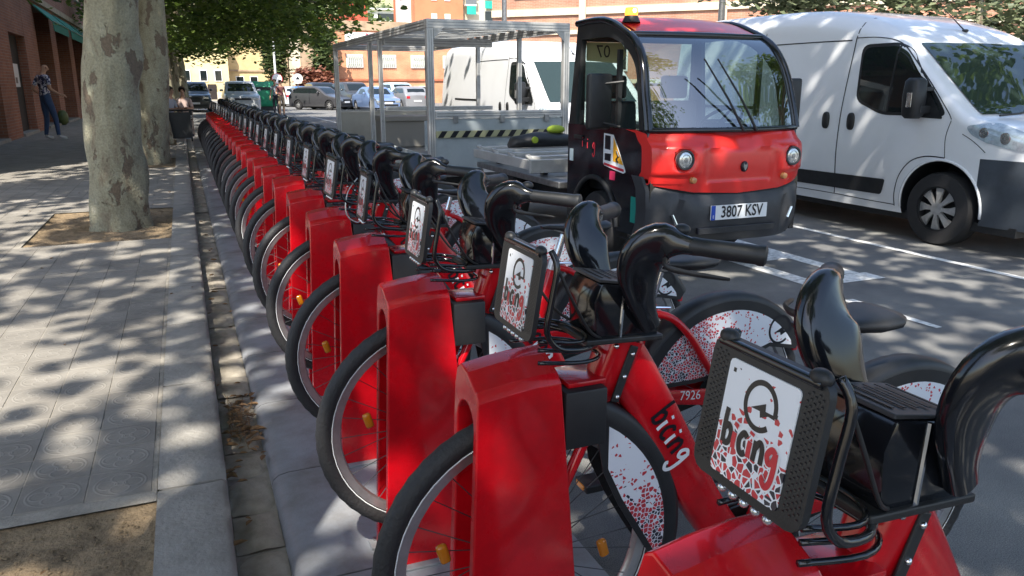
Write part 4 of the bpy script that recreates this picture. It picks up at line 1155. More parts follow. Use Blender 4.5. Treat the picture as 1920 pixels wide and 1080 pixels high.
M['capsilver'] = mat('silver_hubcap', (.42, .42, .42), .4, .5, var=.3, vs=12)
M['vanlamp'] = mat('headlamp_lens', (.42, .5, .56), .08, .25, var=.3, vs=25)
def panel_van(label, wx, wy, side_label_extra=None, L=5.35):
    t = thing('panel_van', label, 'van', (wx, wy, 0), 0, 'white panel vans parked on the right')
    sh = Shell(L, [(0, .90), (.05, .97), (.2, 1.03), (.45, 1.09), (.68, 1.13), (.82, 1.16), (.95, 1.24), (1.2, 1.45), (1.5, 1.71), (1.65, 1.83), (1.78, 1.92), (2.0, 2.02), (2.4, 2.14), (2.9, 2.22), (3.6, 2.25), (L - .3, 2.26), (L, 2.2)],
               [(0, .74), (.06, .83), (.15, .90), (.3, .955), (.6, .995), (.9, 1.01), (L - .2, 1.01), (L, .98)],
               [(0, .06), (.2, .1), (.7, .1), (1.4, .12), (1.8, .2), (2.4, .26), (L, .24)],
               [(.2, .955), (.3, .97), (.5, .99), (.8, 1.0), (1.1, .995), (1.4, .97), (1.8, .925), (2.1, .885), (2.3, .86)], .24,
               [.15, .3, .45, .6, .75, .9, 1.0], [.24, .30, .36, .44, .52, .60, .68, .76, .82])
    ys = [0, .02, .06, .12, .2, .3, .42, .54, .66, .72, .78, .82, .86, .9, .95, 1.0, 1.05, 1.15, 1.25, 1.35, 1.45, 1.55, 1.6, 1.65, 1.7, 1.75, 1.9, 2.05, 2.2, 2.4, 2.6, 2.9, 3.3, 3.8, 4.3, 4.8, L - .12, L - .03, L]
    body = sh.body(ys, 'body', [M['vanwhite'], M['bumper']], t, arches=((1.02, .36), (4.1, .36)), ar=.415,
                   midx=lambda c: 1 if (c.y < .66 and c.z < .82 and c.z > .2) or c.z < .27 and c.y < .66 else 0)
    for y in (1.02, 4.1):
        for sx in (-1, 1): car_wheel(t, sx * .90, y, .335, .22, 'capsilver', 8, sx)
    sh.patch_top(.86, 1.64, .80, .745, .008, 'windscreen', M['vanglass'], t)
    for sx in (-1, 1):
        # front door glass, mirror triangle
        g = densify(roundpoly([(2.12, 1.80), (1.72, 1.80), (1.60, 1.74), (1.18, 1.30), (1.09, 1.19), (1.75, 1.185), (2.08, 1.30)], .09), .07)
        sh.patch_side(g, sx, .0055, 'door_window', M['glass_dark'], t)
        seal = densify(roundpoly([(2.15, 1.83), (1.72, 1.835), (1.58, 1.765), (1.14, 1.30), (1.04, 1.165), (1.76, 1.155), (2.11, 1.285)], .09), .07)
        sh.patch_side(seal, sx, .003, 'window_seal', M['blackm'], t)
        sh.patch_side(densify(roundpoly([(1.42, 1.50), (1.30, 1.42), (1.07, 1.14), (1.42, 1.15)], .03)), sx, .009, 'mirror_base', M['blackm'], t)
        sh.seam([(1.70, 1.80), (1.705, 1.5), (1.70, 1.19)], sx, 'window_bar', t, .022, .0075, M['blackm'])
        # seams
        sh.seam([(2.245, 2.10), (2.25, 1.8), (2.275, 1.3), (2.285, .8), (2.27, .42), (2.275, .33)], sx, 'door_seam', t, .012)
        sh.seam([(2.24, 1.90), (1.95, 1.89), (1.72, 1.83), (1.5, 1.66), (1.26, 1.44), (1.05, 1.22), (.99, 1.14)], sx, 'door_seam', t, .008)
        sh.seam([(.99, 1.13), (1.02, .98), (1.0, .80)], sx, 'door_seam', t, .007)
        sh.seam([(1.0, .80), (1.2, .80), (1.36, .74), (1.47, .6), (1.51, .42), (1.50, .30)], sx, 'door_seam', t, .010)
        sh.seam([(1.50, .31), (1.9, .315), (2.27, .325), (3.4, .33)], sx, 'sill_seam', t, .008)
        sh.seam([(2.3, 1.88), (2.9, 1.885), (3.7, 1.885)], sx, 'slide_rail', t, .012)
        sh.seam([(3.62, 2.02), (3.66, 1.3), (3.66, .4)], sx, 'door_seam', t, .009)
        sh.seam([(3.66, 1.18), (4.4, 1.18), (5.0, 1.185)], sx, 'slide_rail', t, .035, .004, M['blackm'])
        sh.seam([(.62, .875), (.74, .96), (.86, 1.02)], sx, 'wing_seam', t, .006)
        for y in (2.47, 2.13):
            m = MB(); x = sh.side(y, 1.08) + .002
            m.loft([[(sx * (x + d), y + .048 * s_ * math.copysign(abs(math.cos(a)) ** .7, math.cos(a)), 1.08 + .088 * s_ * math.copysign(abs(math.sin(a)) ** .7, math.sin(a))) for a in [2 * math.pi * k / 20 for k in range(20)]] for d, s_ in ((0, 1), (.012, .96), (.02, .8))])
            m.build('door_handle', M['blackm'], t, smooth=50)
        sh.patch_side(densify(roundpoly([(1.62, .545), (3.45, .535), (3.45, .39), (1.66, .39)], .03)), sx, .010, 'rub_strip', M['blackm'], t)
        sh.patch_side(densify(roundpoly([(.84, 1.09), (.78, 1.02), (.62, .955), (.35, .90), (.12, .90), (.13, .97), (.35, 1.055), (.62, 1.13)], .05), .05), sx, .006, 'headlamp', M['vanlamp'], t)
        for q, (yy, zz, rr) in enumerate(((.66, 1.04, .045), (.48, 1.0, .05), (.3, .97, .04))):
            m = MB(); x = sh.side(yy, zz) + .0065
            m.lathe([(.002, sx * .003), (rr * .8, sx * .0045), (rr, sx * .002), (rr, -sx * .004)], (sx * x, yy, zz), 'x', 20); m.build('lamp_reflector', M['clear'], t, smooth=50)
        # arch lip
        m = MB(); m.tube([(sx * (sh.side(1.02 + .42 * math.cos(a), .36 + .42 * math.sin(a)) + .004), 1.02 + .42 * math.cos(a), .36 + .42 * math.sin(a)) for a in [R(-8 + 196 * k / 24) for k in range(25)]], .012, 6); m.build('arch_lip', M['vanwhite'], t, smooth=180)
        m = MB(); secs = []
        for (zz, w, d) in ((1.14, .06, .05), (1.17, .085, .075), (1.33, .092, .085), (1.47, .085, .075), (1.50, .06, .05)):
            secs.append([(sx * (1.13 + w * math.copysign(abs(math.cos(a)) ** .6, math.cos(a))), 1.30 + d * math.copysign(abs(math.sin(a)) ** .6, math.sin(a)), zz) for a in [2 * math.pi * k / 18 for k in range(18)]])
        m.loft(secs); mr = m.build('wing_mirror', M['blackm'], t, smooth=50)
        m = MB(); m.obox((sx * 1.03, 1.25, 1.22), (.1, 0, 0), (0, .03, 0), (0, 0, .035)); m.obox((sx * 1.02, 1.25, 1.40), (.1, 0, 0), (0, .022, 0), (0, 0, .02)); m.build('mirror_arm', M['blackm'], mr, bevel=.008)
        m = MB(); m.box(sx * 1.222 - .004, sx * 1.222 + .004, 1.25, 1.30, 1.24, 1.37); m.build('turn_signal', M['clear'], mr, bevel=.003)
    m = MB(); m.box(-.74, .74, -.012, .02, .52, .64); m.build('lower_grille', M['blackm'], t, bevel=.006)
    m = MB(); m.box(-.5, .5, -.008, .02, .80, .86); m.build('upper_grille', M['blackm'], t, bevel=.006)
    m = MB(); m.tube([(0.1, 1.86, 1.975), (.1, 2.04, 2.13), (.12, 2.35, 2.36)], [.008, .004, .002], 6); m.sphere((.1, 1.85, 1.97), .03, 10, 6, sc=(1, 1.2, .6)); m.build('antenna', M['blackm'], t, smooth=60)
    for s in (-.35, .35): m = MB(); m.tube([(s - .3, .80, 1.175), (s, .82, 1.19), (s + .25, .88, 1.225)], .009, 6); m.build('wiper', M['blackm'], t)
    m = MB(); m.box(-.93, .93, .3, L - .15, .18, .26); m.build('underbody', M['blackm'], t)
    return t
panel_van('white panel van nearest the viewer, right of the red truck', 7.31, 4.0)
panel_van('white panel van seen through the aluminium cage trailer', 6.22, 10.6, L=5.9)

# ------------------------------------------------------------------ smaller cars
def car(label, loc, rz, col, kind='hatch', cat='car', rough=.3, group='cars parked along the far street'):
    t = thing('parked_car', label, cat, loc, rz, group)
    pm = mat('car_paint', col, rough, coat=.6, var=.1, vs=2)
    if kind == 'sedan':
        L = 4.4; zt = [(0, .62), (.1, .7), (.5, .78), (1.1, .88), (1.25, .95), (1.9, 1.33), (2.3, 1.42), (2.9, 1.4), (3.5, 1.12), (3.7, 1.0), (4.3, .95), (4.4, .85)]; ws, bw, W = (1.3, 1.85), (3.05, 3.62), .86
    elif kind == 'suv':
        L = 4.5; zt = [(0, .8), (.08, .92), (.5, 1.02), (1.15, 1.1), (1.3, 1.17), (1.85, 1.6), (2.3, 1.72), (3.6, 1.7), (4.2, 1.6), (4.45, 1.1), (4.5, .9)]; ws, bw, W = (1.32, 1.84), (4.24, 4.42), .92
    else:
        L = 4.0; zt = [(0, .62), (.08, .72), (.5, .82), (.95, .92), (1.1, 1.0), (1.7, 1.37), (2.1, 1.46), (3.0, 1.44), (3.55, 1.32), (3.85, 1.02), (4.0, .9)]; ws, bw, W = (1.12, 1.66), (3.58, 3.82), .85
    sh = Shell(L, zt, [(0, W * .82), (.15, W * .93), (.5, W), (L - .4, W), (L, W * .88)], [(0, .08), (1, .1), (2, .14), (L, .1)], [(.2, .95), (.5, 1.0), (.9, .99), (1.2, .90), (1.7, .78)], .22, [0, .2, .4, .6, .8, 1.0])
    ys = [0, .04, .12, .3, .5, .8, 1.05, 1.2, 1.35, 1.5, 1.65, 1.8, 2.0, 2.3, 2.7, 3.1, 3.4, 3.6, 3.8, L - .15, L - .03, L]
    ys = sorted(set(y for y in ys if y <= L))
    sh.body(ys, 'body', [pm], t, arches=((.78, .3), (L - .78, .3)), ar=.35)
    sh.patch_top(ws[0], ws[1], W * .74, W * .66, .006, 'windscreen', M['glass_dark'], t, 6, 8)
    sh.patch_top(bw[0], bw[1], W * .66, W * .70, .006, 'rear_window', M['glass_dark'], t, 6, 8)
    zb = sh.zt(ws[0]) + .0; ztp = sh.zt(2.4) - .13
    for sx in (-1, 1):
        sh.patch_side(densify(roundpoly([(ws[0] + .35, zb + .02), (ws[1] + .22, ztp), (bw[0] - .25, ztp), (bw[0] + .02, zb + .04)], .05), .12), sx, .006, 'side_window', M['glass_dark'], t)
        sh.seam([(2.25, ztp), (2.28, zb), (2.26, .4)], sx, 'door_seam', t, .03, .008)
        for y in (.78, L - .78): car_wheel(t, sx * (W - .1), y, .3, .19, 'capsilver', 7, sx)
        m = MB(); m.box(min(sx * W * .5, sx * W * .84), max(sx * W * .5, sx * W * .84), -.012, .1, sh.zt(.1) - .2, sh.zt(.1) - .06); m.build('headlight', M['clear'], t, bevel=.02)
        m = MB(); m.box(min(sx * W * .6, sx * W * .88), max(sx * W * .6, sx * W * .88), L - .1, L + .012, .7, .86); m.build('tail_light', M['redink'], t, bevel=.02)
        m = MB(); m.sphere((sx * (W + .06), ws[0] + .45, zb + .06), .1, 10, 6, sc=(1, .6, .7)); m.build('wing_mirror', pm, t, smooth=180)
    m = MB(); m.box(-W * .45, W * .45, -.012, .05, sh.zt(.1) - .19, sh.zt(.1) - .08); m.box(-W * .7, W * .7, -.008, .05, .3, .42); m.build('grille', M['blackm'], t, bevel=.01)
    m = MB(); m.box(-.26, .26, -.02, -.006, .44, .55); m.build('number_plate', M['white'], t)
    m = MB(); m.box(-.26, .26, L + .004, L + .018, .5, .61); m.build('number_plate', M['white'], t)
    m = MB(); m.box(-W * .9, W * .9, .2, L - .2, .17, .23); m.build('underbody', M['blackm'], t)
    return t
car('silver pickup-like car facing the viewer in the middle of the far road', (3.05, 44.5, 0), 0, (.42, .44, .46), 'suv')
car('dark car under the tree crown beyond the cafe tables', (.75, 50, 0), 0, (.03, .034, .04), 'suv')
car('silver car with red tail lights driving off behind the standing couple', (7.8, 64, 0), math.pi, (.5, .55, .6), 'hatch')
car('bright blue car facing the viewer beside the far road', (8.6, 57, 0), .12, (.04, .16, .42), 'hatch')
car('black car just left of the cage trailer, beside the blue one', (9.35, 54, 0), .1, (.018, .018, .02), 'suv')
car('white fronted dark car seen through the rear bay of the trailer', (9.7, 50.5, 0), .75, (.05, .05, .055), 'hatch')
car('dark grey hatchback left of the blue saloon behind the trailer', (11.1, 51, 0), .2, (.045, .045, .045), 'suv')
car('steel blue saloon facing the viewer behind the trailer posts', (11.4, 46.5, 0), .12, (.13, .2, .36), 'sedan')
car('grey hatchback showing its red tail light behind the trailer', (13.5, 53, 0), math.pi + .1, (.22, .23, .25), 'hatch')
car('small white car in front of the orange brick building', (15.4, 60, 0), .2, (.7, .71, .72), 'hatch')
car('white and turquoise service van behind the trailer corner post', (14.9, 54, 0), .15, (.55, .72, .76), 'suv', 'van')

# ------------------------------------------------------------------ small red electric truck
TX, TY = 3.84, 4.8
tr = thing('utility_truck', 'small red electric truck with black cab and amber beacon, plate 3807 KSV', 'truck', (TX, TY, 0))
side = [(.17, 1.108), (.205, 1.24), (.245, 1.36), (.318, 1.565), (.44, 1.725), (.58, 1.81), (.73, 1.868), (.86, 1.912), (1.0, 1.942), (1.2, 1.952), (1.465, 1.945)]
hwf = lerp_tab([(1.0, .69), (1.4, .675), (1.8, .63), (1.87, .62), (2.0, .61)])
def wind(pt, s, bulge, dn=0.0):
    y, z = pt; return Vector((s * hwf(z), y - bulge * (1 - s * s), z + dn))
sp = smoothpts([(a, b, 0) for a, b in side], 3); sp = [(p.x, p.y) for p in sp]
wsP = [p for p in sp if p[1] < 1.815]; rfP = [p for p in sp if p[1] >= 1.79 and p[0] > .5]
bl = lambda z: .15 - .09 * max(0, min(1, (z - 1.1) / .75))
m = MB(); N = 16
m.loft([[wind(p, -1 + 2 * j / N, bl(p[1])) for j in range(N + 1)] for p in wsP], closed=False, caps=False)
m.build('windscreen', M['glass'], tr, smooth=180, fix=False)
m = MB(); m.loft([[wind(p, (-1 + 2 * j / N) * .9, bl(p[1]) * .8, .012 + .02 * (1 - (j / 8 - 1) ** 2)) for j in range(N + 1)] + [wind(p, (1 - 2 * j / N) * .9, bl(p[1]) * .8, -.02) for j in range(N + 1)] for p in rfP])
m.build('roof', M['redtruck'], tr, smooth=50)
m = MB()   # black frame along the windscreen edges
for s in (-1, 1): m.tube([wind(p, s, 0) for p in sp], .036, 10, flat=.8)
m.tube([wind(rfP[0], -1 + 2 * j / N, bl(1.8) + .004) for j in range(N + 1)], .026, 8)
m.tube([wind(sp[0], -1 + 2 * j / N, .155) for j in range(N + 1)], .022, 8)
m.build('screen_frame', M['blackg'], tr, smooth=60)
# side rings and doors
inner = [(.30, 1.105), (.335, 1.28), (.405, 1.52), (.53, 1.66), (.72, 1.76), (.95, 1.81), (1.36, 1.81)]
ip = smoothpts([(a, b, 0) for a, b in inner], 5); ip = [(p.x, p.y) for p in ip]
def resample(P, n):
    d = [0]
    for a, b in zip(P, P[1:]): d.append(d[-1] + math.dist(a, b))
    out = []
    for k in range(n):
        t = d[-1] * k / (n - 1); i = 0
        while i < len(d) - 2 and d[i + 1] < t: i += 1
        f = (t - d[i]) / max(1e-9, d[i + 1] - d[i]); out.append((P[i][0] + (P[i + 1][0] - P[i][0]) * f, P[i][1] + (P[i + 1][1] - P[i][1]) * f))
    return out
so, si = resample(sp, 26), resample(ip, 26)
for s in (-1, 1):
    m = MB()
    ring = []
    for a, b in zip(so, si):
        ring.append([(s * (hwf(a[1]) + .004), a[0], a[1]), (s * (hwf(b[1]) + .002), b[0], b[1]), (s * (hwf(b[1]) - .045), b[0], b[1]), (s * (hwf(a[1]) - .045), a[0], a[1])])
    m.loft(ring)
    m.prism([(1.36, 1.81), (1.465, 1.945), (1.465, 1.10), (1.36, 1.10)], lambda y, z: (s * (hwf(z) + .003), y, z), lambda y, z: (s * (hwf(z) - .045), y, z))
    dr = m.build('cab_side_frame', M['blackm'], tr, smooth=40)
    arc = [(.95 + .385 * math.cos(R(a)), .30 + .385 * math.sin(R(a))) for a in range(0, 181, 12)]
    poly = [(.10, .30), (.10, .70), (.17, 1.108), (1.465, 1.108), (1.465, .30)] + arc
    m = MB(); m.prism(poly, lambda y, z: (s * .694, y, z), lambda y, z: (s * .65, y, z)); m.build('door', M['blackg'], tr, smooth=40)
    m = MB(); m.tube([(s * .70, .95 + .39 * math.cos(R(a)), .30 + .39 * math.sin(R(a))) for a in range(-4, 185, 9)], .022, 8); m.build('wheel_arch', M['blackm'], tr, smooth=60)
    car_wheel(tr, s * .60, .95, .285, .17, 'steel', 6, s)
    m = MB(); m.add([(s * (hwf(z) - .02), y, z) for y, z in si] + [(s * (hwf(1.108) - .02), 1.36, 1.108)], [tuple(range(len(si) + 1))]); m.build('door_window', M['sideglass'], tr)
    m = MB(); m.box(min(s * .655, s * .69), max(s * .655, s * .69), .62, .655, 1.10, 1.70); m.build('window_bar', M['blackm'], tr)
    m = MB(); m.box(min(s * .697, s * .715), max(s * .697, s * .715), 1.18, 1.32, .99, 1.02); m.build('door_handle', M['blackm'], tr, bevel=.004)
# mirrors
def mirror(x, y, z0, z1, w, s, tilt):
    m = MB(); c = Vector((x, y, (z0 + z1) / 2)); u = Vector((math.cos(tilt), math.sin(tilt), 0)); v = Vector((-u.y, u.x, 0))
    m.obox(c, u * w, v * .035, Vector((0, 0, (z1 - z0) / 2))); o = m.build('wing_mirror', M['blackm'], tr, bevel=.022, seg=3, smooth=50)
    m = MB(); m.tube([(x, y, z0 + .06), (s * .72, y - .1, z0 + .02)], .012, 8); m.tube([(x, y, z1 - .08), (s * .70, y - .1, z1 - .06)], .010, 8); m.build('mirror_arm', M['blackm'], o)
mirror(-.86, .62, 1.10, 1.52, .105, -1, .1); mirror(.84, .42, 1.08, 1.49, .08, 1, -.15)
# red nose with recessed lamp pods
def nose(s, z):
    """front surface y at lateral s (-1..1), height z"""
    base = -.02 - .035 * math.sin(math.pi * max(0, min(1, (z - .62) / .5)))
    return base + .16 * abs(s) ** 4.5 + max(0, (z - .98)) * .55
zs = [.66, .675, .70, .725, .735, .76, .775, .785, .80, .82, .85, .88, .91, .94, .965, .985, 1.0, 1.015, 1.03, 1.045, 1.06, 1.085]
m = MB(); NS = 64; secs = []
def sstep(a, b, x): t = max(0, min(1, (x - a) / (b - a))); return t * t * (3 - 2 * t)
for z in zs:
    row = []
    for j in range(NS + 1):
        s = -1 + 2 * j / NS; a = abs(s)
        zz = z
        if z <= .70: zz = z + .055 * max(0, (a - .55) / .45) - .02 * max(0, 1 - a / .5) * (1 if z < .68 else .3)
        y = nose(s, z)
        inner = .47 - .35 * (z - .9)                                   # slanted inner edge of the lamp pods
        pod = sstep(inner, inner + .045, a) * sstep(.775, .80, z) * (1 - sstep(1.0, 1.03, z))
        y -= .022 * pod
        d = math.hypot((a - .707) / .115, (z - .905) / .082)
        if d < 1: y += .04 * min(1, (1 - d) * 3)
        y += .014 * (1 - sstep(.40, .43, a)) * sstep(.725, .74, z) * (1 - sstep(.965, .985, z))
        if z > .98 and a < .3: y += .035 * (1 - a / .3)
        row.append((s * .70, y, zz))
    secs.append(row)
secs.append([(s_[0], s_[1] + .14 + .0 * i, 1.105) for i, s_ in enumerate(secs[-1])])
m.loft(secs, closed=False, caps=False)
ed = secs[0]
m.loft([[(p[0], p[1] + .1, p[2]) for p in ed], ed], closed=False, caps=False)
for s, idx in ((-1, 0), (1, -1)):
    col = [r[idx] for r in secs]; m.loft([col, [(p[0], p[1] + .14, p[2]) for p in col]], closed=False, caps=False)
nose_o = m.build('nose_panel', M['redtruck'], tr, smooth=45)
for s in (-1, 1):
    c = (s * .495, -.052, .905)
    m = MB(); m.lathe([(.002, .0), (.05, .001), (.060, .006), (.062, .03), (.06, .05)], c, 'y', 28); h = m.build('headlight', M['clear'], tr, smooth=50)
    m = MB(); m.lathe([(.002, -.004), (.016, -.003), (.018, .002)], c, 'y', 14); m.build('bulb', M['steel'], h, smooth=50); m = MB(); m.lathe([(.036, -.0015), (.040, -.0015), (.040, .003), (.036, .003)], c, 'y', 24); m.build('lens_ring', M['steel'], h, smooth=50)
    m = MB(); m.lathe([(.062, -.004), (.072, -.002), (.074, .02), (.062, .03)], c, 'y', 28); m.build('lamp_bezel', M['darkgrey'], h, smooth=50)
    m = MB(); m.lathe([(.002, -.012), (.022, -.006), (.026, .02)], (s * .42, -.056, .755), 'y', 18); m.build('turn_signal', mat('turn_signal_lens', (.55, .25, .1), .15), tr, smooth=60)
m = MB(); m.tube([(p[0] * .995, p[1] + .012, p[2] - .004) for p in secs[0]], .006, 6); m.build('panel_gap', M['ink'], tr)
m = MB(); m.box(-.36, .36, -.062, -.03, .345, .395); gr_ = m.build('lower_grille', M['ink'], tr, bevel=.004)
for k in range(5): m = MB(); m.box(-.35, .35, -.066, -.055, .35 + k * .009, .354 + k * .009); m.build('grille_bar', M['darkgrey'], gr_)
# logo on the nose: dark oval with a pale animal head outline
m = MB(); m.lathe([(.002, -.008), (.026, -.006), (.030, .0), (.030, .02)], (.035, -.052, .84), 'y', 24)
for i, v in enumerate(m.v): m.v[i] = (v[0], v[1], .84 + (v[2] - .84) * 1.35)
lo = m.build('badge', M['ink'], tr, smooth=60)
hd = [(-.016, .026), (-.006, .014), (.006, .014), (.016, .026), (.018, .0), (.006, -.024), (0, -.03), (-.006, -.024), (-.018, 0)]
MB().add([(.035 + a, -.0615, .84 + b) for a, b in hd], [tuple(range(9))]).build('badge_mark', M['steel'], lo)
# bumper
m = MB(); secs = []
for z, o in ((.26, .05), (.30, .0), (.40, -.045), (.52, -.055), (.60, -.04), (.66, .0), (.70, .03)):
    row = []
    for j in range(NS + 1):
        s = -1 + 2 * j / NS; a = abs(s); y = o + .17 * a ** 4.5
        zz = z + (.07 * max(0, (a - .62) / .38) if z > .55 else 0)
        if .30 < z < .56 and .58 < a < .80: y += .05 * (1 - abs(a - .69) / .11)
        row.append((s * .715, y, zz))
    secs.append(row)
m.loft(secs, closed=False, caps=False)
for idx in (0, -1):
    col = [r[idx] for r in secs]; m.loft([col, [(p[0], p[1] + .14, p[2]) for p in col]], closed=False, caps=False)
m.loft([secs[0], [(p[0], p[1] + .3, p[2]) for p in secs[0]]], closed=False, caps=False)
m.build('bumper', M['darkgrey'], tr, smooth=45)
for s in (-1, 1):
    m = MB(); m.tube([(s * .52, -.012, .42), (s * .56, -.005, .50)], .012, 8); m.build('running_light', M['chrome'], tr)
m = MB(); m.box(-.26, .26, -.072, -.060, .45, .56); pl = m.build('number_plate', mat('plate_white', (.72, .74, .76), .3, coat=.3), tr, bevel=.002)
m = MB(); m.box(-.259, -.222, -.0735, -.071, .451, .559); m.build('plate_band', mat('plate_blue', (.01, .06, .4), .3), pl)
text_on('3807 KSV', .122, lambda u, v, o: (.022 + u, -.0738 - o, .505 + v), M['ink'], pl, squash=.80, bold=.0022)
text_on('E', .03, lambda u, v, o: (-.24 + u, -.0745 - o, .475 + v), M['white'], pl)
# wipers, beacon
for a in (-.08, .04):
    m = MB(); m.tube([(a + .12, -.005, 1.10), (a - .02, .02, 1.33), (a - .22, .075, 1.62)], [.012, .009, .006], 6); m.build('wiper', M['blackm'], tr)
bc = (-.49, .80, 1.935)
m = MB(); m.lathe([(.02, -.03), (.075, -.02), (.06, .012), (.05, .03), (.02, .03)], bc, 'z', 20); be = m.build('beacon', M['blackm'], tr, smooth=40)
am = bpy.data.materials.new('lit_amber_lens'); nt, p = nodes(am); p.inputs['Base Color'].default_value = (.8, .3, .02, 1); p.inputs['Emission Color'].default_value = (1, .36, .03, 1); p.inputs['Emission Strength'].default_value = 1.6; p.inputs['Roughness'].default_value = .2
m = MB(); m.lathe([(.02, .03), (.05, .032), (.052, .06), (.046, .088), (.02, .095)], bc, 'z', 20); m.build('beacon_lens', am, be, smooth=50)
am2 = bpy.data.materials.new('beacon_bulb'); nt, p = nodes(am2); p.inputs['Emission Color'].default_value = (1, .62, .15, 1); p.inputs['Emission Strength'].default_value = 9
m = MB(); m.sphere((bc[0], bc[1] - .047, bc[2] + .064), .017, 12, 8); m.build('beacon_bulb', am2, be, smooth=180)
# door stickers: red letters, warning label, small notices
fs = lambda yc, zc: (lambda u, v, o: Vector((-.6955 - o, yc - u, zc + v)))
st, _ = letter_strokes('i'); m = MB(); f = fs(1.19, .905)
for ch, q0, q1 in (('i', 0, .02), ('i', .09, .012), ('g', .185, 0)):
    m = MB(); draw(m, LET[ch][0], .062, q0, q1, f, .015); m.build('lettering', mat('bright_red_letter', (.75, .04, .06), .5), tr, fix=False)
wl = [(.81, 1.058), (.66, 1.052), (.47, .80), (.46, .775), (.49, .762), (.795, .80), (.815, .82)]
m = MB(); m.prism(wl, lambda y, z: (-.6945, y, z), lambda y, z: (-.6975, y, z)); wo = m.build('warning_label', M['white'], tr)
m = MB(); m.add([(-.6985, y, z) for y, z in ((.655, 1.035), (.49, .825), (.655, .845))], [(0, 1, 2)]); m.build('warning_triangle', mat('warning_yellow', (.75, .36, .02), .4), wo)
m = MB(); m.add([(-.6985, y, z) for y, z in ((.79, 1.045), (.70, 1.04), (.70, .93), (.79, .935))], [(0, 1, 2, 3)]); m.add([(-.6985, y, z) for y, z in ((.79, .90), (.69, .90), (.69, .84), (.79, .845))], [(0, 1, 2, 3)])
m.tube([(-.699, .60, .93), (-.699, .565, .89), (-.699, .60, .865), (-.699, .57, .84)], .008, 6); m.build('warning_mark', M['ink'], wo)
m = MB(); m.add([(-.6985, y, z) for y, z in ((.80, .825), (.48, .795), (.48, .775), (.80, .805))], [(0, 1, 2, 3)]); m.build('warning_strip', M['redink'], wo)
m = MB(); m.box(-.699, -.6945, 1.355, 1.42, .79, .895); m.build('notice', mat('pale_blue_notice', (.6, .7, .72), .4), tr)
m = MB(); m.box(-.699, -.6945, .62, .70, .695, .765); m.build('notice', mat('pink_notice', (.55, .03, .1), .4), tr)
m = MB(); m.box(-.699, -.6945, .28, .36, .40, .60); m.build('notice', mat('green_notice', (.01, .25, .2), .4), tr)
# cab interior and back wall
m = MB(); m.box(-.62, .62, 1.42, 1.46, .30, 1.02); m.box(-.62, .62, 1.42, 1.46, 1.80, 1.93); m.box(-.62, -.56, 1.42, 1.46, 1.02, 1.80); m.box(.56, .62, 1.42, 1.46, 1.02, 1.80); m.build('back_wall', M['blackm'], tr)
m = MB(); m.box(-.56, .56, 1.43, 1.436, 1.02, 1.80); m.build('rear_window', M['sideglass'], tr)
m = MB(); m.add([(x, 1.418, z) for x, z in ((-.555, 1.64), (-.20, 1.62), (-.16, 1.70), (-.20, 1.795), (-.555, 1.795))], [(0, 1, 2, 3, 4)]); sk = m.build('number_sticker', mat('yellow_sticker', (.72, .66, .36), .5), tr)
text_on('07', .15, lambda u, v, o: (-.39 - u, 1.4165 - o, 1.715 + v), M['ink'], sk, squash=.95)
m = MB(); m.prism([(.12, .75), (.12, 1.02), (.28, 1.05), (.42, 1.02), (.44, .75)], lambda y, z: (-.64, y, z), lambda y, z: (.64, y, z)); m.build('dashboard', M['darkgrey'], tr, bevel=.01)
for x in (-.32, .32):
    m = MB(); m.box(x - .24, x + .24, .85, 1.32, .55, .70); m.obox((x, 1.33, .98), (.22, 0, 0), (0, .06, 0), (0, .03, .32)); m.obox((x, 1.36, 1.42), (.13, 0, 0), (0, .045, 0), (0, 0, .10)); m.build('seat', M['blackm'], tr, bevel=.03, seg=3, smooth=50)
m = MB(); c = Vector((.30, .62, 1.15)); ax = Vector((0, .75, 1)).normalized(); u = Vector((1, 0, 0)); v = ax.cross(u)
m.tube([c + (u * math.cos(a) + v * math.sin(a)) * .18 for a in [2 * math.pi * k / 28 for k in range(28)]], .014, 8, ring=True)
for a in (0, math.pi, -math.pi / 2): m.tube([c, c + (u * math.cos(a) + v * math.sin(a)) * .18], .012, 6)
m.tube([c, c - ax * .3], .025, 8); m.build('steering_wheel', M['blackm'], tr, smooth=60)
m = MB(); m.box(-.62, .62, .1, 1.5, .28, .34); m.build('cab_floor', M['blackm'], tr)
# chassis and flat bed with cross rails
m = MB(); m.box(-.45, .45, 1.4, 3.75, .30, .50); m.build('chassis', M['blackm'], tr)
for s in (-1, 1): car_wheel(tr, s * .58, 3.0, .285, .17, 'steel', 6, s)
m = MB(); m.box(-.74, .74, 1.55, 3.72, .52, .58); m.build('bed_floor', M['steel'], tr, bevel=.01)
for k in range(4):
    y = 2.15 + k * .46; m = MB(); m.box(-.74, .72, y, y + .10, .70, .765); m.build('bed_rail', M['alubeam'], tr, bevel=.012, smooth=40)
    m = MB(); m.tube([(-.745, y - .05, .73), (-.77, y + .02, .755), (-.765, y + .08, .765), (-.72, y + .10, .765)], .014, 6); m.build('rail_end', M['alubeam'], tr, smooth=60)
m = MB(); m.box(-.80, -.745, 2.10, 3.66, .64, .735); m.build('side_rail', M['alubeam'], tr, bevel=.006)
m = MB(); m.box(-.80, .74, 2.04, 2.097, .61, .74); m.build('side_rail', M['alubeam'], tr, bevel=.006)
for s in (-.6, .5):
    for y in (2.2, 3.4): m = MB(); m.box(s, s + .06, y, y + .06, .58, .70); m.build('rail_stand', M['blackm'], tr)
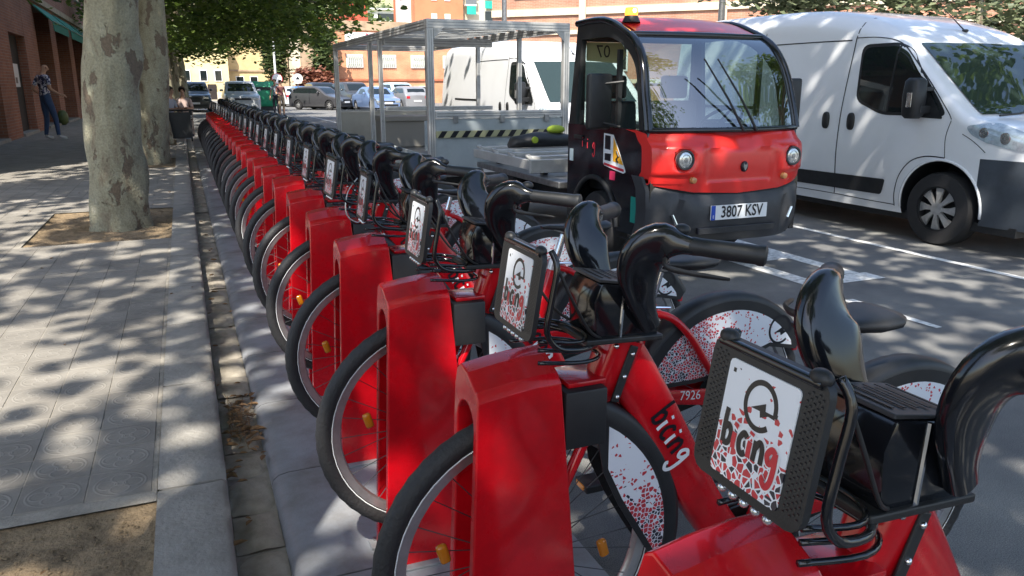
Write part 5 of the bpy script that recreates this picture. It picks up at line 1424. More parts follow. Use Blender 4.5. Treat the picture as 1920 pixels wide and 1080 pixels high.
# load on the rails
lm = mat('lime_plastic', (.30, .40, .03), .7); 
b = thing('tool_bag', 'black tool bag with a lime green bundle, lying on the truck bed', 'bag', (TX - .1, TY + 3.2, .768))
secs = []
for x, w, h in ((-.45, .05, .06), (-.4, .12, .12), (-.1, .15, .17), (.2, .14, .15), (.42, .1, .1), (.46, .03, .05)): secs.append([(x, w * math.cos(a), h * .5 + h * .5 * math.sin(a)) for a in [2 * math.pi * k / 14 for k in range(14)]])
MB().loft(secs).build('bag_body', M['blackm'], b, smooth=60)
MB().sphere((.12, 0, .19), .1, 12, 8, sc=(1.1, .8, .5)).build('bundle', lm, b, smooth=180)
MB().lathe([(.002, -.012), (.035, -.01), (.038, .01), (.002, .012)], (-.2, -.15, .09), 'y', 18).build('cap_disc', lm, b)
b = thing('bike_lock_bundle', 'coil of steel cable and hooked bars at the end of the truck bed', 'cable', (TX + .45, TY + 2.9, .768))
m = MB()
for k in range(3): m.tube([(.18 * math.cos(a) + .05 * k, .1 * math.sin(a), .06 + .05 * k + .05 * math.sin(a * 2 + k)) for a in [2 * math.pi * q / 24 for q in range(24)]], .011, 6, ring=True)
m.build('coil', M['steel'], b, smooth=180)
MB().tube(smoothpts([V(-.1, 0, .02), V(-.05, .05, .2), V(.1, .05, .24), V(.25, 0, .16), V(.3, 0, .02)], 5), .014, 8).build('hook_bar', M['blackm'], b, smooth=180)
v = MB(); v.sphere((0, 0, .1), .2, 16, 10, sc=(1.0, .7, .6))
for i, q in enumerate(v.v): d = 1 + .25 * mnoise.noise((q[0] * 9, q[1] * 9, q[2] * 9)); v.v[i] = (q[0] * d, q[1] * d, q[2] * d)
tag(v.build('hi_vis_vest', mat('hi_vis_fabric', (.25, .62, .12), .7), None, smooth=180, loc=(TX - .30, TY + 1.05, .735)), 'crumpled lime green safety vest on the seat in the cab', 'vest')

# ------------------------------------------------------------------ aluminium cage trailer
X0, X1, Y0, Y1, ZT = 2.68, 4.52, 9.0, 15.1, 2.16
tl = thing('cage_trailer', 'open aluminium cage trailer with slatted roof behind the red truck', 'trailer', (X0, Y0, 0))
W_, L_ = X1 - X0, Y1 - Y0
def beam(x0, x1, y0, y1, z0, z1, name='beam', m_='alubeam'):
    """profile with two grooves along its longest side"""
    m = MB(); m.box(x0, x1, y0, y1, z0, z1); o = m.build(name, M[m_], tl, bevel=.004)
    dx, dy, dz = x1 - x0, y1 - y0, z1 - z0; g = MB(); e = .0015
    for f in (.33, .66):
        if dz == max(dx, dy, dz):
            g.box(x0 + dx * f - .006, x0 + dx * f + .006, y0 - e, y1 + e, z0 + .02, z1 - .02)
        elif dx == max(dx, dy, dz): g.box(x0 + .02, x1 - .02, y0 - e, y1 + e, z0 + dz * f - .006, z0 + dz * f + .006)
        else: g.box(x0 - e, x1 + e, y0 + .02, y1 - .02, z0 + dz * f - .006, z0 + dz * f + .006)
    g.build('groove', M['steel'], o)
for x, y in ((0, 0), (W_ - .08, 0), (0, L_ - .08), (W_ - .08, L_ - .08)): beam(x, x + .08, y, y + .08, .40, ZT - .08, 'post')
for x, y in ((0, 2.45), (W_ - .06, 1.5), (W_ - .06, 3.2), (0, 3.1)): beam(x, x + .06, y, y + .06, .40, ZT - .08, 'post')
beam(0, W_, 0, .08, ZT - .08, ZT + .02); beam(0, W_, L_ - .08, L_, ZT - .08, ZT + .02)
beam(0, .08, .082, L_ - .082, ZT - .08, ZT + .02); beam(W_ - .08, W_, .082, L_ - .082, ZT - .08, ZT + .02)
beam(.084, W_ - .084, 2.44, 2.52, ZT - .16, ZT - .05); beam(.084, W_ - .084, 2.44, 2.50, 1.08, 1.14)
for k in range(17):
    y = .2 + k * .345; m = MB(); m.box(.06, W_ - .06, y, y + .22, ZT + .022, ZT + .034); m.build('roof_slat', M['alubeam'], tl)
for x, sx in ((.08, 1), (W_ - .08, -1)):
    for z, sz in ((ZT - .08, -1),):
        m = MB(); m.prism([(x, z), (x + sx * .12, z), (x, z + sz * .12)], lambda a, b: (a, -.004, b), lambda a, b: (a, .004, b)); m.build('corner_bracket', M['steel'], tl)
for x in (.3, .9, 1.5):
    m = MB(); m.box(x, x + .06, -.02, -.0005, 1.0, 1.09); m.build('latch', M['steel'], tl, bevel=.004)
lp = mat('pale_grey_panel', (.33, .37, .385), .5, var=.15, vs=3)
gp = mat('beige_grey_panel', (.30, .29, .255), .55, var=.15, vs=3)
def panel(x0, x1, y0, y1, z0, z1, m_): return MB().box(x0, x1, y0, y1, z0, z1).build('panel', m_, tl, bevel=.004)
panel(.084, W_ - .084, .02, .05, .45, 1.05, lp); beam(.084, W_ - .084, .0, .07, 1.055, 1.14)
panel(.084, W_ - .084, L_ - .05, L_ - .02, .40, .96, gp); beam(.084, W_ - .084, L_ - .07, L_, .965, 1.0)
panel(W_ - .05, W_ - .02, .084, L_ - .084, .45, .80, lp)
panel(.01, .04, .084, 2.44, .40, .62, lp); panel(.012, .03, 3.17, L_ - .09, .40, .55, lp)
o = panel(.3, .95, 1.2, 1.24, .58, .98, lp)
m = MB(); m.box(0, W_, 0, L_, .36, .40); m.build('trailer_floor', M['steel'], tl)
m = MB(); m.box(.2, W_ - .2, .1, L_ - .1, .24, .36); m.tube([(W_ / 2, .1, .3), (W_ / 2, -.55, .42)], .04, 8); m.build('trailer_chassis', M['blackm'], tl)
for s, x in ((-1, .02), (1, W_ - .02)):
    for y in (3.1, 3.8): car_wheel(tl, x - s * .02, y, .25, .16, 'steel', 6, s)
# hazard board across the front
yel = mat('faded_hazard_yellow', (.36, .35, .2), .6)
m = MB(); m.box(.084, W_ - .084, -.012, -.002, .83, .91); hz = m.build('hazard_board', yel, tl)
for k in range(11):
    x = .1 + k * .15; m = MB(); m.add([(x, -.0135, .832), (x + .07, -.0135, .832), (x + .125, -.0135, .908), (x + .055, -.0135, .908)], [(0, 1, 2, 3)]); m.build('hazard_stripe', M['ink'], hz)
m = MB(); m.box(.5, 1.3, 4.3, 5.0, .41, .85); m.box(.45, 1.35, 4.25, 5.05, .85, .93); m.build('box_load', mat('grey_box', (.2, .19, .17), .6), tl, bevel=.01)
m = MB(); m.tube(smoothpts([V(.05, 3.12, 1.42), V(-.02, 3.15, 1.36), V(.06, 3.1, 1.25), V(.12, 3.08, 1.15)], 4), .012, 6); m.build('tie_rope', M['white'], tl, smooth=180)
# ------------------------------------------------------------------ brick arcade on the left
FX = -4.0
ab = thing('arcade_building', 'dark red brick building with deep doorways and green awnings, left edge', 'building', (FX, 12, 0))
def part(name, m_, par, *boxes, bevel=0):
    mb = MB()
    for b in boxes: mb.box(*b)
    return mb.build(name, m_, par, bevel=bevel)
OPEN = [(2.0, 6.0, 2.7), (7.0, 10.6, 2.86), (12.6, 15.0, 2.83), (17.2, 20.4, 3.9), (21.7, 25.3, 3.9), (26.6, 30.4, 3.9), (31.6, 35.4, 3.9), (36.6, 40.4, 3.9), (41.6, 45.4, 3.9), (46.6, 50.4, 3.9)]
prev = 0
for a, b, h in OPEN:
    part('brick_pier', M['brick'], ab, (-1.2, 0, prev, a, .0, 4.0)); prev = b
    part('lintel', M['brick'], ab, (-.9, -.004, a + .002, b - .002, h, 3.998))
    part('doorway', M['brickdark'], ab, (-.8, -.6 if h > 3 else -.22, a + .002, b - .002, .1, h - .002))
    part('door_step', M['concrete'], ab, (-.5, .05, a + .01, b - .01, .05, .2), bevel=.01)
    if h > 3:
        for yy in (a + .25, (a + b) / 2): part('door_frame', M['roofred'], ab, (-.595, -.5, yy, yy + .12, .2, 3.6))
part('brick_pier', M['brick'], ab, (-1.2, 0, prev, 56, .0, 4.0))
part('upper_wall', M['brick'], ab, (-6, .0, 0, 56, 4.003, 9.0))
part('string_course', M['stone'], ab, (.002, .08, 0, 56, 4.02, 4.2))
for k in range(14): 
    w = part('window', M['glass_dark'], ab, (-.02, .012, 2 + k * 3.9, 3.6 + k * 3.9, 5.2, 7.0)); part('sill', M['concrete'], w, (.0, .1, 1.9 + k * 3.9, 3.7 + k * 3.9, 5.1, 5.19))
for k, (a, b) in enumerate(((17.0, 20.6), (21.5, 25.5), (26.4, 30.6), (31.4, 35.6), (36.4, 40.6))):
    m = MB(); m.prism([(.002, 3.95), (.55, 3.40), (.56, 3.12), (.54, 3.12), (.53, 3.38), (.002, 3.90)], lambda x, z: (x, a, z), lambda x, z: (x, b, z)); aw = m.build('awning', M['teal'], ab)
    part('awning_bar', M['steel'], aw, (.53, .57, a, b, 3.385, 3.41))
po = part('poster', M['white'], ab, (-.218, -.205, 13.15, 14.55, 1.42, 2.05))
for (dy, dz) in ((.3, .1), (.8, .1), (.3, .34)): part('poster_print', M['ink'], po, (-.2045, -.2035, 13.15 + dy, 13.45 + dy, 1.42 + dz, 1.58 + dz))
part('shop_sign', mat('red_sign', (.45, .02, .03), .5), ab, (.0, .2, 8.8, 10.4, 3.2, 3.95), bevel=.01)
n_ = part('notice', M['whitewall'], ab, (-.218, -.208, 8.3, 9.6, 1.6, 2.0)); part('notice', M['whitewall'], ab, (-.218, -.208, 8.5, 9.5, 1.45, 1.52))
m = MB(); m.sphere((.0, 0, .28), .3, 12, 8, sc=(.6, 1, .9)); 
tag(m.build('planter_bush', M['farleaf'], None, smooth=180, loc=(-3.9, 31.8, .1)), 'low dark green bush in front of the arcade piers', 'bush')

# ------------------------------------------------------------------ buildings at the end of the street
def window(par, x0, x1, y, z0, z1, frame=M['whitewall'], pane=M['glass_dark'], grille=False):
    f = part('window', frame, par, (x0, x1, y - .08, y + .02, z0, z1))
    g = part('pane', pane, f, (x0 + .08, x1 - .08, y - .092, y - .07, z0 + .08, z1 - .08))
    if grille:
        m = MB(); n = int((x1 - x0) / .2)
        for k in range(n):
            xx = x0 + .1 + (x1 - x0 - .2) * k / n
            m.tube([(xx, y - .16, z0 + .05), (xx + .12, y - .16, (z0 + z1) / 2), (xx, y - .16, z1 - .05)], .022, 4); m.tube([(xx + .2, y - .16, z0 + .05), (xx + .08, y - .16, (z0 + z1) / 2), (xx + .2, y - .16, z1 - .05)], .022, 4)
        m.build('grille', M['greygrille'], f)
    return f
mb_ = thing('brick_workshop', 'orange brick workshop with white sign and grilled windows beyond the trailer', 'building', (0, 70, 0))
part('wall', M['brickor'], mb_, (12.7, 34, 0, 12, 0, 6.15))
part('parapet', M['stone'], mb_, (12.6, 34.1, -.1, 12.1, 6.153, 6.35))
part('ledge', M['roofred'], mb_, (12.65, 34.05, -.12, -.003, 1.95, 2.1))
for x in (13.55, 16.5, 19.3, 22.3, 25.5): window(mb_, x, x + 1.45, -.003, 3.05, 4.15, grille=True, pane=M['greygrille'])
for x in (13.6, 15.4, 19.5, 23): window(mb_, x, x + 1.3, -.003, .4, 1.5)
sg = part('sign_board', M['whitewall'], mb_, (13.5, 19.0, -.2, -.08, 5.05, 5.98))
text_on('MAPFRE', .62, lambda u, v, o: (16.75 + u, -.205 - o, 5.68 + v), mat('sign_red', (.42, .03, .08), .5), sg, off=.01, squash=1.35)
text_on('+', .5, lambda u, v, o: (13.95 + u, -.205 - o, 5.66 + v), mat('sign_blue', (.05, .12, .2), .5), sg, off=.01)
m = MB()
for k in range(22): m.box(14.2 + k * .2, 14.33 + k * .2, -.22, -.21, 5.15, 5.32)
m.build('small_print', M['steel'], sg)
part('terrace_wall', M['stone'], thing('terrace_wall', 'brown concrete terrace wall above the orange workshop', 'wall', (0, 86, 0)), (12, 42, 0, 1, 0, 8.2))

bd = thing('stone_house', 'brown rendered house with a corner coloured pale as if sunlit, left of the orange workshop', 'building', (0, 92, 0))
part('wall', M['stone'], bd, (13.0, 20, 0, 10, 0, 7.6)); part('painted_sunlit_edge', M['cream'], bd, (11.7, 12.997, -.3, 10, 0, 7.2)); part('lower_wall', M['cream'], bd, (13.01, 20.0, -.15, -.003, 0, 3.6))  # cream strip at the corner: sunlight on the house's side put into colour
m = MB(); m.prism([(11.4, 7.603), (20.4, 7.603), (16, 9.4)], lambda x, z: (x, -.4, z), lambda x, z: (x, 10.4, z)); m.build('roof', M['roofred'], bd)
for x, z in ((16.0, 4.7), (14.0, 4.7), (18.2, 4.7)): window(bd, x, x + 1.0, -.003, z, z + 1.6)
bo = thing('ochre_row_house', 'long ochre house closing the street under the tree crowns', 'building', (0, 95, 0))
part('wall', M['ochre'], bo, (5.2, 11.6, 0, 9, 0, 6.5)); part('cornice', M['stone'], bo, (5.0, 11.7, -.15, -.003, 3.1, 3.3)); part('side_wing', M['stone'], bo, (9.6, 11.55, -1.2, -.006, 0, 5.5))
for x in (5.9, 7.4): window(bo, x, x + .9, -.003, 1.3, 2.6)
by = thing('yellow_house', 'pale yellow house with small dark windows at the far left of the street end', 'building', (0, 93, 0))
part('wall', mat('pale_yellow_render', (.66, .56, .3), .9, var=.2, vs=.5), by, (-9, 5.1, 0, 9, 0, 7)); part('base', M['cream'], by, (-9, 5.1, -.1, -.003, 0, .9))
for x in (-6, -4, -2, .4, 2.1, 3.6): window(by, x, x + .8, -.003, 2.0, 3.2)
for x in (-5, -1, 2.8): part('door', M['brickdark'], by, (x, x + .9, -.12, -.105, .1, 1.7))

# long brick block behind the vans
lb = thing('banded_brick_block', 'pale red brick block with cream bands behind the vans', 'building', (16.0, 40.5, 0), math.atan2(-11.5, 11.5))
part('wall', M['brickpale'], lb, (-.3, 40, 0, 10, 0, 12))
for z0, z1 in ((1.6, 1.8), (4.05, 4.25), (5.0, 5.35), (7.6, 7.9), (10, 10.3)): part('band', M['cream'], lb, (-.3, 40, -.1, -.003, z0, z1))
for x in (4.6, 11.6, 18.5, 25.5, 32): part('column', M['cream'], lb, (x, x + .35, -.2, -.104, 0, 11.5))
for k in range(8):
    for z in (2.2, 5.9, 8.4): window(lb, 1 + k * 4.6, 2.6 + k * 4.6, -.003, z, z + 1.3)

# orange flats
ob = thing('orange_flats', 'tall orange block of flats with turquoise awnings above the trailer', 'building', (0, 112, 0))
part('wall', M['orangewall'], ob, (31.7, 38.9, 0, 12, 0, 26)); part('cream_wing', M['cream'], ob, (38.903, 47.5, 1.2, 12, 0, 26)); part('edge_balcony', M['whitewall'], ob, (31.0, 31.697, 2, 8, 0, 24))
for r in range(8):
    z = 1.5 + r * 2.95
    for x in (34.1, 36.1): window(ob, x, x + .85, -.003, z, z + 1.2, pane=M['greygrille'])
    b_ = part('balcony', M['whitewall'], ob, (39.3, 41.0, -.1, 1.19, z - .5, z - .3)); part('balcony_rail', M['steel'], b_, (39.3, 41.0, -.1, -.05, z - .3, z + .5))
    part('awning', M['tealcloth'], ob, (39.4, 40.8, -.3, -.25, z - 1.7, z - .55)); part('awning', M['tealcloth'], ob, (42.6, 45.4, .7, .75, z - .7, z + .35))
    window(ob, 42.7, 45.2, 1.197, z + .55, z + 1.9, frame=M['steel'])
rb = thing('red_block', 'red building showing between the leaves above the workshop', 'building', (0, 118, 0))
part('wall', mat('bright_red_render', (.55, .09, .05), .8, var=.1, vs=.5), rb, (23.6, 26.3, 0, 8, 0, 18))
for z in (9, 12, 15): window(rb, 24.4, 25.4, -.003, z, z + 1.3)
wb = thing('white_villa', 'white villa with a ribbon window on the hillside', 'building', (0, 162, 0))
part('wall', M['whitewall'], wb, (36, 47, 0, 8, 8, 16.4)); part('roof_slab', M['whitewall'], wb, (35.6, 47.4, -.6, 8, 16.403, 16.7)); window(wb, 38, 43.5, -.003, 14.4, 15.8); window(wb, 36.5, 37.3, -.003, 14.4, 15.4)

# hillside with scrub
m = MB(); n1, n2 = 40, 26; vs = []
for i in range(n1 + 1):
    for j in range(n2 + 1):
        x = -70 + 260 * i / n1; y = 122 + 220 * j / n2
        h = 9 + (y - 122) * .12 + 3 * mnoise.noise((x * .03, y * .03, 0)); h += (x - 30) * .03
        vs.append((x, y, h if j else -1))
m.add(vs, [(i * (n2 + 1) + j, (i + 1) * (n2 + 1) + j, (i + 1) * (n2 + 1) + j + 1, i * (n2 + 1) + j + 1) for i in range(n1) for j in range(n2)])
tag(m.build('hillside', mat('hillside_scrub', (.26, .25, .13), .95, var=.6, vs=.12, dirt=(.10, .12, .05)), smooth=180), kind='structure')
m = MB(); rs = random.Random(77)
for k in range(420):
    x = rs.uniform(0, 90); y = rs.uniform(126, 230); h = 9 + (y - 122) * .12 + 3 * mnoise.noise((x * .03, y * .03, 0)) + (x - 30) * .03
    s = rs.uniform(.8, 2.0)
    for q in range(26):
        c = Vector((x + rs.gauss(0, s * .5), y + rs.gauss(0, s * .5), h + abs(rs.gauss(0, s * .5))))
        leafpoly(m, c, (rs.gauss(0, 1), -1, rs.gauss(0, 1) + .5), s * rs.uniform(.3, .6), rs)
tag(m.build('hill_scrub', M['farleaf'], None, fix=False), 'mass of green scrub covering the hillside', 'scrub', kind='stuff')

# ------------------------------------------------------------------ other trees and bushes
def bushy(name, label, loc, rad, zc, leaf, n, size, trunk=.08, spread=.35, cat='tree', group=None, seed=1, lo=.3):
    t = thing(name, label, cat, loc, 0, group)
    m, cl = crown_mesh(seed, n, 60, rad, zc, spread, size, lo)
    MB().tube([(0, 0, -.05), (.05, 0, zc * .5), (0, .05, zc)], [trunk, trunk * .8, trunk * .4], 8).build('trunk', M['bark'], t, smooth=180)
    m.build('crown', leaf, t, fix=False)
    return t
bushy('olive_tree', 'grey green olive tree over the roof of the nearest van', (14.2, 15.5, 0), (2.6, 1.8, 1.7), 3.9, M['olive'], 60, .17, .14, seed=3, lo=2.0, group='olive trees behind the vans')
bushy('olive_tree', 'grey green olive tree beyond the windscreen of the nearest van', (18.2, 14.0, 0), (2.8, 1.8, 1.8), 3.6, M['olive'], 66, .17, .14, seed=4, lo=1.6, group='olive trees behind the vans')
bushy('olive_tree', 'grey green olive tree at the right edge behind the nearest van', (22.4, 12.6, 0), (2.8, 2.0, 1.9), 3.5, M['olive'], 60, .17, .14, seed=5, lo=1.4, group='olive trees behind the vans')
bushy('red_leaf_bush', 'reddish leaved bush beside the far parked cars', (10.1, 66, 0), (1.5, 1.0, 1.0), 1.7, M['redleaf'], 30, .3, .06, cat='bush', seed=6)
bushy('slender_tree', 'slender pale green tree before the brown house', (11.4, 68.5, 0), (.6, .6, 2.3), 3.8, M['farleaf'], 36, .32, .08, seed=8)
bushy('far_street_tree', 'yellow green tree behind the lamp post at the street end', (8.0, 74, 0), (1.1, 1.0, 3.0), 4.6, M['farleaf'], 44, .34, .1, seed=9)

# ------------------------------------------------------------------ posts and signs
def lamp_post(label, loc, h, r, m_, arm=True):
    t = thing('lamp_post', label, 'lamp post', loc)
    m = MB(); m.tube([(0, 0, 0), (0, 0, .5), (0, 0, .55), (0, 0, h)], [r * 1.6, r * 1.6, r, r * .7], 12); m.build('pole', m_, t, smooth=40)
    if arm:
        m = MB(); m.tube([(0, 0, h - .05), (-.6, 0, h + .15), (-1.2, 0, h + .15)], r * .5, 8); m.build('arm', m_, t, smooth=60)
        MB().box(-1.7, -1.15, -.12, .12, h + .08, h + .2).build('lamp_head', m_, t, bevel=.03)
    return t
lamp_post('grey street pole rising behind the red truck roof', (14.45, 19.2, 0), 8, .11, M['steel'])
lamp_post('grey street pole left of the brick block above the trailer', (12.35, 30.5, 0), 9, .12, M['steel'])
lamp_post('white lamp post at the street end beyond the standing couple', (6.95, 64.5, 0), 8, .09, M['whitewall'])
def sign_post(label, loc, h, kind):
    t = thing('road_sign', label, 'road sign', loc)
    MB().tube([(0, 0, 0), (0, 0, h)], .04, 8).build('pole', M['alu'], t)
    m = MB(); m.lathe([(.002, -.02), (.32, -.02), (.32, .0), (.002, .0)], (0, -.05, h - .1), 'y', 24); s = m.build('sign_plate', M['white'], t)
    if kind: m = MB(); m.lathe([(.285, -.024), (.32, -.024), (.32, -.0205), (.285, -.0205)], (0, -.05, h - .1), 'y', 24); m.build('sign_ring', M['redink'], s)
    else: MB().add([(-.14, -.0755, h - .16), (.14, -.0755, h - .16), (0, -.0755, h + .05)], [(0, 1, 2)]).build('sign_mark', M['ink'], s)
sign_post('round white road sign with red ring above the standing couple', (5.46, 50, 0), 2.0, True)
sign_post('round white road sign with dark mark left of the red bush', (7.2, 54, 0), 2.05, False)
wbn = thing('recycling_container', 'green recycling container in the far road behind the couple', 'container', (4.75, 52, 0))
m = MB(); secs = []
for z, w, d in ((.25, .8, .6), (.4, .9, .7), (1.1, 1.0, .78), (1.5, .95, .7), (1.75, .7, .45)): secs.append([(w * math.copysign(abs(math.cos(a)) ** .5, math.cos(a)), d * math.copysign(abs(math.sin(a)) ** .5, math.sin(a)), z) for a in [2 * math.pi * k / 20 for k in range(20)]])
m.loft(secs); m.build('container_body', mat('green_container_plastic', (.02, .26, .13), .5, var=.15), wbn, smooth=40)
MB().box(-.7, .7, -.5, .5, 0.0, .26).build('container_base', M['blackm'], wbn); MB().box(-.5, .5, -.80, -.74, 1.25, 1.42).build('container_slot', M['ink'], wbn)

# ------------------------------------------------------------------ cafe terrace
cf = thing('terrace_screen', 'black terrace screen beside the slim plane trunk', 'screen', (-.08, 21.0, SW_Z))
MB().box(-.30, .26, -.02, .02, .08, .70).build('screen_panel', M['blackm'], cf, bevel=.005)
for x in (-.30, .24): MB().box(x - .02, x + .02, -.04, .04, 0, .74).build('screen_post', M['blackm'], cf, bevel=.004)
ct = thing('cafe_table', 'dark cafe table behind the black terrace screen', 'table', (.0, 22.3, SW_Z))
MB().lathe([(.01, .70), (.36, .70), (.37, .715), (.36, .73), (.01, .73)], (0, 0, 0), 'z', 24).build('table_top', M['blackm'], ct, smooth=40)
MB().tube([(0, 0, 0), (0, 0, .04), (0, 0, .06), (0, 0, .70)], [.22, .2, .03, .03], 14).build('table_leg', M['steel'], ct, smooth=40)
def chair(label, loc, rz):
    t = thing('cafe_chair', label, 'chair', loc, rz, 'cafe chairs')
    MB().box(-.2, .2, -.2, .2, .43, .46).build('seat', M['blackm'], t, bevel=.01)
    MB().box(-.2, .2, -.22, -.19, .55, .85).build('backrest', M['blackm'], t, bevel=.01)
    for x in (-.18, .18):
        for y in (-.18, .18): MB().tube([(x, y, 0), (x, y, .85 if y < 0 else .43)], .013, 6).build('leg', M['steel'], t)

# ------------------------------------------------------------------ people
SK = mat('skin', (.42, .24, .16), .55)
def person(label, loc, rz, J, mats, hair=None, h=1.0, splits=(.97, .12), sleeve=.25, pants_to=.10, hands=True):
    t = thing('person', label, 'person', loc, rz)
    names = list(J); idx = {n: i for i, n in enumerate(names)}
    vs = [Vector(J[n][0]) for n in names]; rad = [J[n][1] for n in names]
    E_ = [('pelvis', 'spine'), ('spine', 'chest'), ('chest', 'neck'), ('neck', 'headb'), ('headb', 'head'), ('head', 'crown'), ('head', 'nose')]
    for s in 'lr': E_ += [('chest', 'sh' + s), ('sh' + s, 'el' + s), ('el' + s, 'wr' + s), ('wr' + s, 'pa' + s), ('pelvis', 'hip' + s), ('hip' + s, 'kn' + s), ('kn' + s, 'an' + s), ('an' + s, 'toe' + s)]
    es = [(idx[a], idx[b]) for a, b in E_]
    for s in 'lr':
        pa, wr = vs[idx['pa' + s]], vs[idx['wr' + s]]; d = (pa - wr).normalized(); u = d.orthogonal().normalized()
        if abs(u.z) > .7: u = d.cross(u)
        for k, l in enumerate((.065, .078, .084, .078, .062)):
            if k == 0: b0 = wr.lerp(pa, .5) + u * .03; d2 = (d + u * .9).normalized()
            else: b0 = pa + u * (.03 - .02 * (k - 1)); d2 = (d + u * (.15 - .1 * (k - 1))).normalized()
            i0 = len(vs); bend = d2.cross(u) * .35
            vs += [b0 + d2 * l * .5, b0 + d2 * l + bend * l * .4]; rad += [.0085, .007]
            es += [(idx['pa' + s] if k else idx['wr' + s], i0), (i0, i0 + 1)]
    me = bpy.data.meshes.new('body'); me.from_pydata([v * h for v in vs], es, [])
    o = bpy.data.objects.new('body', me); COL.objects.link(o)
    sk = o.modifiers.new('s', 'SKIN'); sk.use_smooth_shade = True; sk.branch_smoothing = .4
    for i, r in enumerate(rad):
        d = me.skin_vertices[0].data[i]; r2 = r if isinstance(r, tuple) else (r, r); d.radius = (r2[0] * h, r2[1] * h); d.use_root = (i == idx['pelvis'])
    ss = o.modifiers.new('u', 'SUBSURF'); ss.levels = 2; ss.render_levels = 2
    bm_ = eval_mesh(o, 'body')
    bm_.materials.clear()
    for m_ in mats: bm_.materials.append(m_)
    jv = [(n, v * h) for n, v in zip(names, vs)]
    seg = [(a, b, vs[idx[a]] * h, vs[idx[b]] * h) for a, b in E_]
    for p in bm_.polygons:
        c = p.center; best = None; bd_ = 9
        for a, b, A, B in seg:
            ab_ = B - A; tt = max(0, min(1, (c - A).dot(ab_) / ab_.length_squared)); dd = (A + ab_ * tt - c).length
            if dd < bd_: bd_ = dd; best = (a, b, tt)
        a, b, tt = best; k = 0
        if b in ('spine', 'chest') or (a == 'chest' and (b.startswith('sh') or (b == 'neck' and tt < .55))): k = 1
        elif a.startswith('sh') and tt < sleeve * 2.6: k = 1
        elif b.startswith('hip') or a.startswith('hip') or (a.startswith('kn') and tt < pants_to): k = 2
        elif b.startswith('toe') or (a.startswith('kn') and tt > .93): k = 3
        p.material_index = k
    bm_.shade_smooth()
    bo_ = link('body', bm_, t)
    hc = vs[idx['head']] * h; fw = (vs[idx['nose']] - vs[idx['head']]); fw.z = 0; fw.normalize()
    if hair:
        m = MB(); m.sphere(hc + Vector((0, 0, .035 * h)) - fw * .018 * h, .104 * h, 14, 10, sc=(.86, .95, .95))
        m.v = [(x, y, max(z, hc.z - .02 * h + (.10 * h if (Vector((x, y, z)) - hc).dot(fw) > .03 else 0))) for x, y, z in m.v]
        m.build('hair', hair, t, smooth=180)
    sd_ = Vector((0, 0, 1)).cross(fw)
    m = MB()
    for s in (-1, 1): m.sphere(hc + fw * .083 * h + sd_ * (s * .032 * h) + Vector((0, 0, .012 * h)), .009 * h, 8, 6)
    m.build('eyes', M['ink'], t, smooth=180)
    m = MB()
    for s in (-1, 1): m.sphere(hc + sd_ * (s * .083 * h) - fw * .01 * h, .024 * h, 8, 6, sc=(.5, .8, 1.2))
    m.build('ears', mats[0], t, smooth=180)
    return t
def stand(**k):
    J = {'pelvis': ((0, 0, .96), (.125, .10)), 'spine': ((0, 0, 1.14), (.125, .10)), 'chest': ((0, 0, 1.34), (.14, .105)), 'neck': ((0, .005, 1.48), .055), 'headb': ((0, .012, 1.55), .06), 'head': ((0, .02, 1.635), (.082, .098)), 'crown': ((0, .012, 1.70), (.06, .07)), 'nose': ((0, .115, 1.615), .012),
         'shl': ((-.175, 0, 1.41), .062), 'shr': ((.175, 0, 1.41), .062), 'ell': ((-.24, -.02, 1.13), .043), 'elr': ((.24, -.02, 1.13), .043), 'wrl': ((-.25, .06, .89), .028), 'wrr': ((.25, .06, .89), .028), 'pal': ((-.25, .09, .81), (.034, .018)), 'par': ((.25, .09, .81), (.034, .018)),
         'hipl': ((-.09, 0, .90), .095), 'hipr': ((.09, 0, .90), .095), 'knl': ((-.10, .02, .49), .062), 'knr': ((.10, .02, .49), .062), 'anl': ((-.105, -.02, .085), .042), 'anr': ((.105, -.02, .085), .042), 'toel': ((-.115, .16, .035), (.042, .03)), 'toer': ((.115, .16, .035), (.042, .03))}
    for n, p in k.items(): J[n] = (p, J[n][1])
    return J
def shirtmat():
    m = bpy.data.materials.new('printed_shirt'); nt, p = nodes(m); N, L = nt.nodes, nt.links
    tc = N.new('ShaderNodeTexCoord'); v = N.new('ShaderNodeTexNoise'); v.inputs['Scale'].default_value = 9; v.inputs['Detail'].default_value = 2; v.inputs['Distortion'].default_value = 1.5; L.new(tc.outputs['Object'], v.inputs[0])
    r = N.new('ShaderNodeValToRGB'); r.color_ramp.interpolation = 'CONSTANT'; e = r.color_ramp.elements; e.new(.5); e.new(.5)
    for q, (a, c) in zip(e, ((0, (.02, .025, .06)), (.45, (.12, .13, .3)), (.5, (.62, .62, .66)), (.62, (.03, .03, .05)))): q.position = a; q.color = (*c, 1)
    L.new(v.outputs[0], r.inputs[0]); L.new(r.outputs[0], p.inputs['Base Color']); p.inputs['Roughness'].default_value = .8
    return m
denim = mat('denim', (.035, .065, .14), .85, var=.3, vs=8); shoe = mat('pale_shoe', (.5, .5, .5), .7)
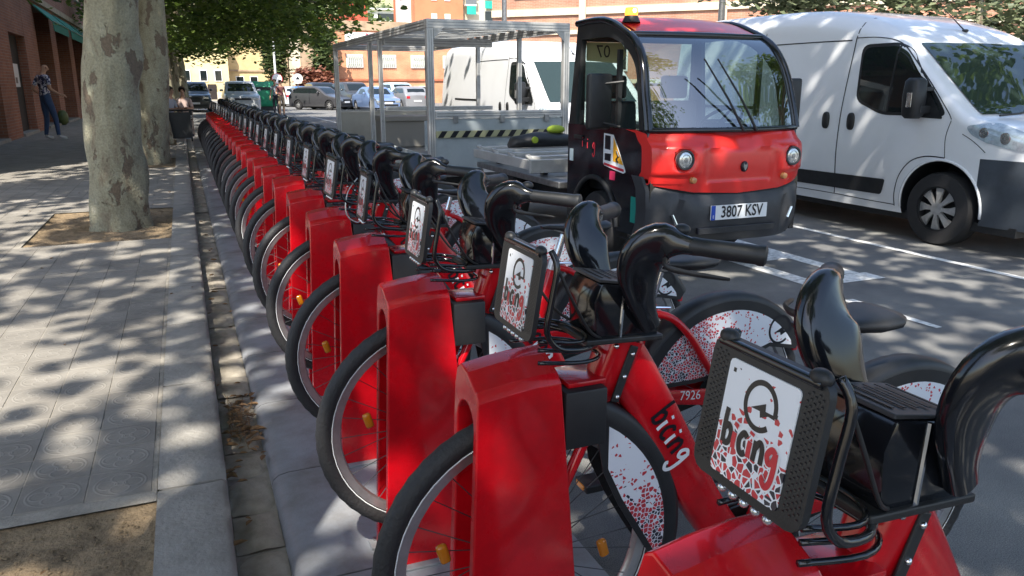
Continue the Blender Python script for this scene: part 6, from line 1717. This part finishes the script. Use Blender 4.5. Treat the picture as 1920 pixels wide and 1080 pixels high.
# man by the arcade: stride, one hand out, head lowered
person('man in a patterned short sleeved shirt and blue jeans standing by the brick arcade', (-3.1, 22.7, SW_Z), R(-52),
       stand(chest=(0, -.02, 1.34), head=(.0, .07, 1.60), headb=(0, .04, 1.53), crown=(0, .065, 1.675), nose=(0, .165, 1.555), neck=(0, .01, 1.47), elr=(.25, -.03, 1.14), wrr=(.26, .17, 1.02), par=(.27, .245, 1.0), ell=(-.25, -.12, 1.14), wrl=(-.18, .05, .98), pal=(-.14, .11, .95),
             knr=(.12, .09, .49), anr=(.14, .10, .085), toer=(.16, .28, .035), knl=(-.10, .02, .49), anl=(-.11, -.05, .085), toel=(-.12, .13, .035)),
       [SK, shirtmat(), denim, shoe], None, 1.10, sleeve=.27, pants_to=.92)
dk = mat('dark_trousers', (.03, .032, .045), .85); gs = mat('grey_shirt', (.28, .32, .38), .85); bs_ = mat('maroon_top', (.16, .06, .06), .85); hairb = mat('dark_hair', (.02, .014, .01), .7, var=.3, vs=40); be_ = mat('beige_trousers', (.33, .26, .18), .85)
person('person in grey shirt and dark trousers standing in the far road', (4.45, 42.0, 0), R(150), stand(), [SK, gs, dk, dk], hairb, 1.03, sleeve=.2, pants_to=.92)
person('person in maroon top standing right beside the grey shirted one', (4.55, 40.5, 0), R(-160), stand(wrr=(.22, .2, 1.05), par=(.2, .27, 1.05)), [SK, bs_, be_, dk], hairb, 1.0, sleeve=.3, pants_to=.3)
def sit(**k):
    J = stand()
    for n, p in dict(pelvis=(0, 0, .52), spine=(0, .0, .70), chest=(0, .04, .90), neck=(0, .06, 1.04), headb=(0, .07, 1.11), head=(0, .085, 1.195), crown=(0, .075, 1.26), nose=(0, .18, 1.175), shl=(-.17, .04, .97), shr=(.17, .04, .97), ell=(-.22, .10, .72), elr=(.22, .10, .72), wrl=(-.16, .33, .74), wrr=(.16, .33, .74), pal=(-.12, .41, .745), par=(.12, .41, .745), hipl=(-.09, .05, .50), hipr=(.09, .05, .50), knl=(-.11, .44, .50), knr=(.11, .44, .50), anl=(-.11, .42, .085), anr=(.11, .42, .085), toel=(-.12, .58, .035), toer=(.12, .58, .035)).items(): J[n] = (p, J[n][1])
    return J
pk = mat('pale_pink_top', (.55, .42, .38), .85)
for lab, x, y, rz, top, hr in (('seated person in white top at the cafe table by the plane trunks', -.32, 22.9, R(-120), gs, hairb), ('seated person in pale pink top at the cafe table near the last dock', .05, 23.4, R(175), pk, hairb)):
    person(lab, (x, y, SW_Z), rz, sit(), [SK, top, dk, dk], hr, 1.0, sleeve=.3, pants_to=.92)
    chair('dark cafe chair under the ' + lab.split(' at ')[0], (x, y, SW_Z), rz)
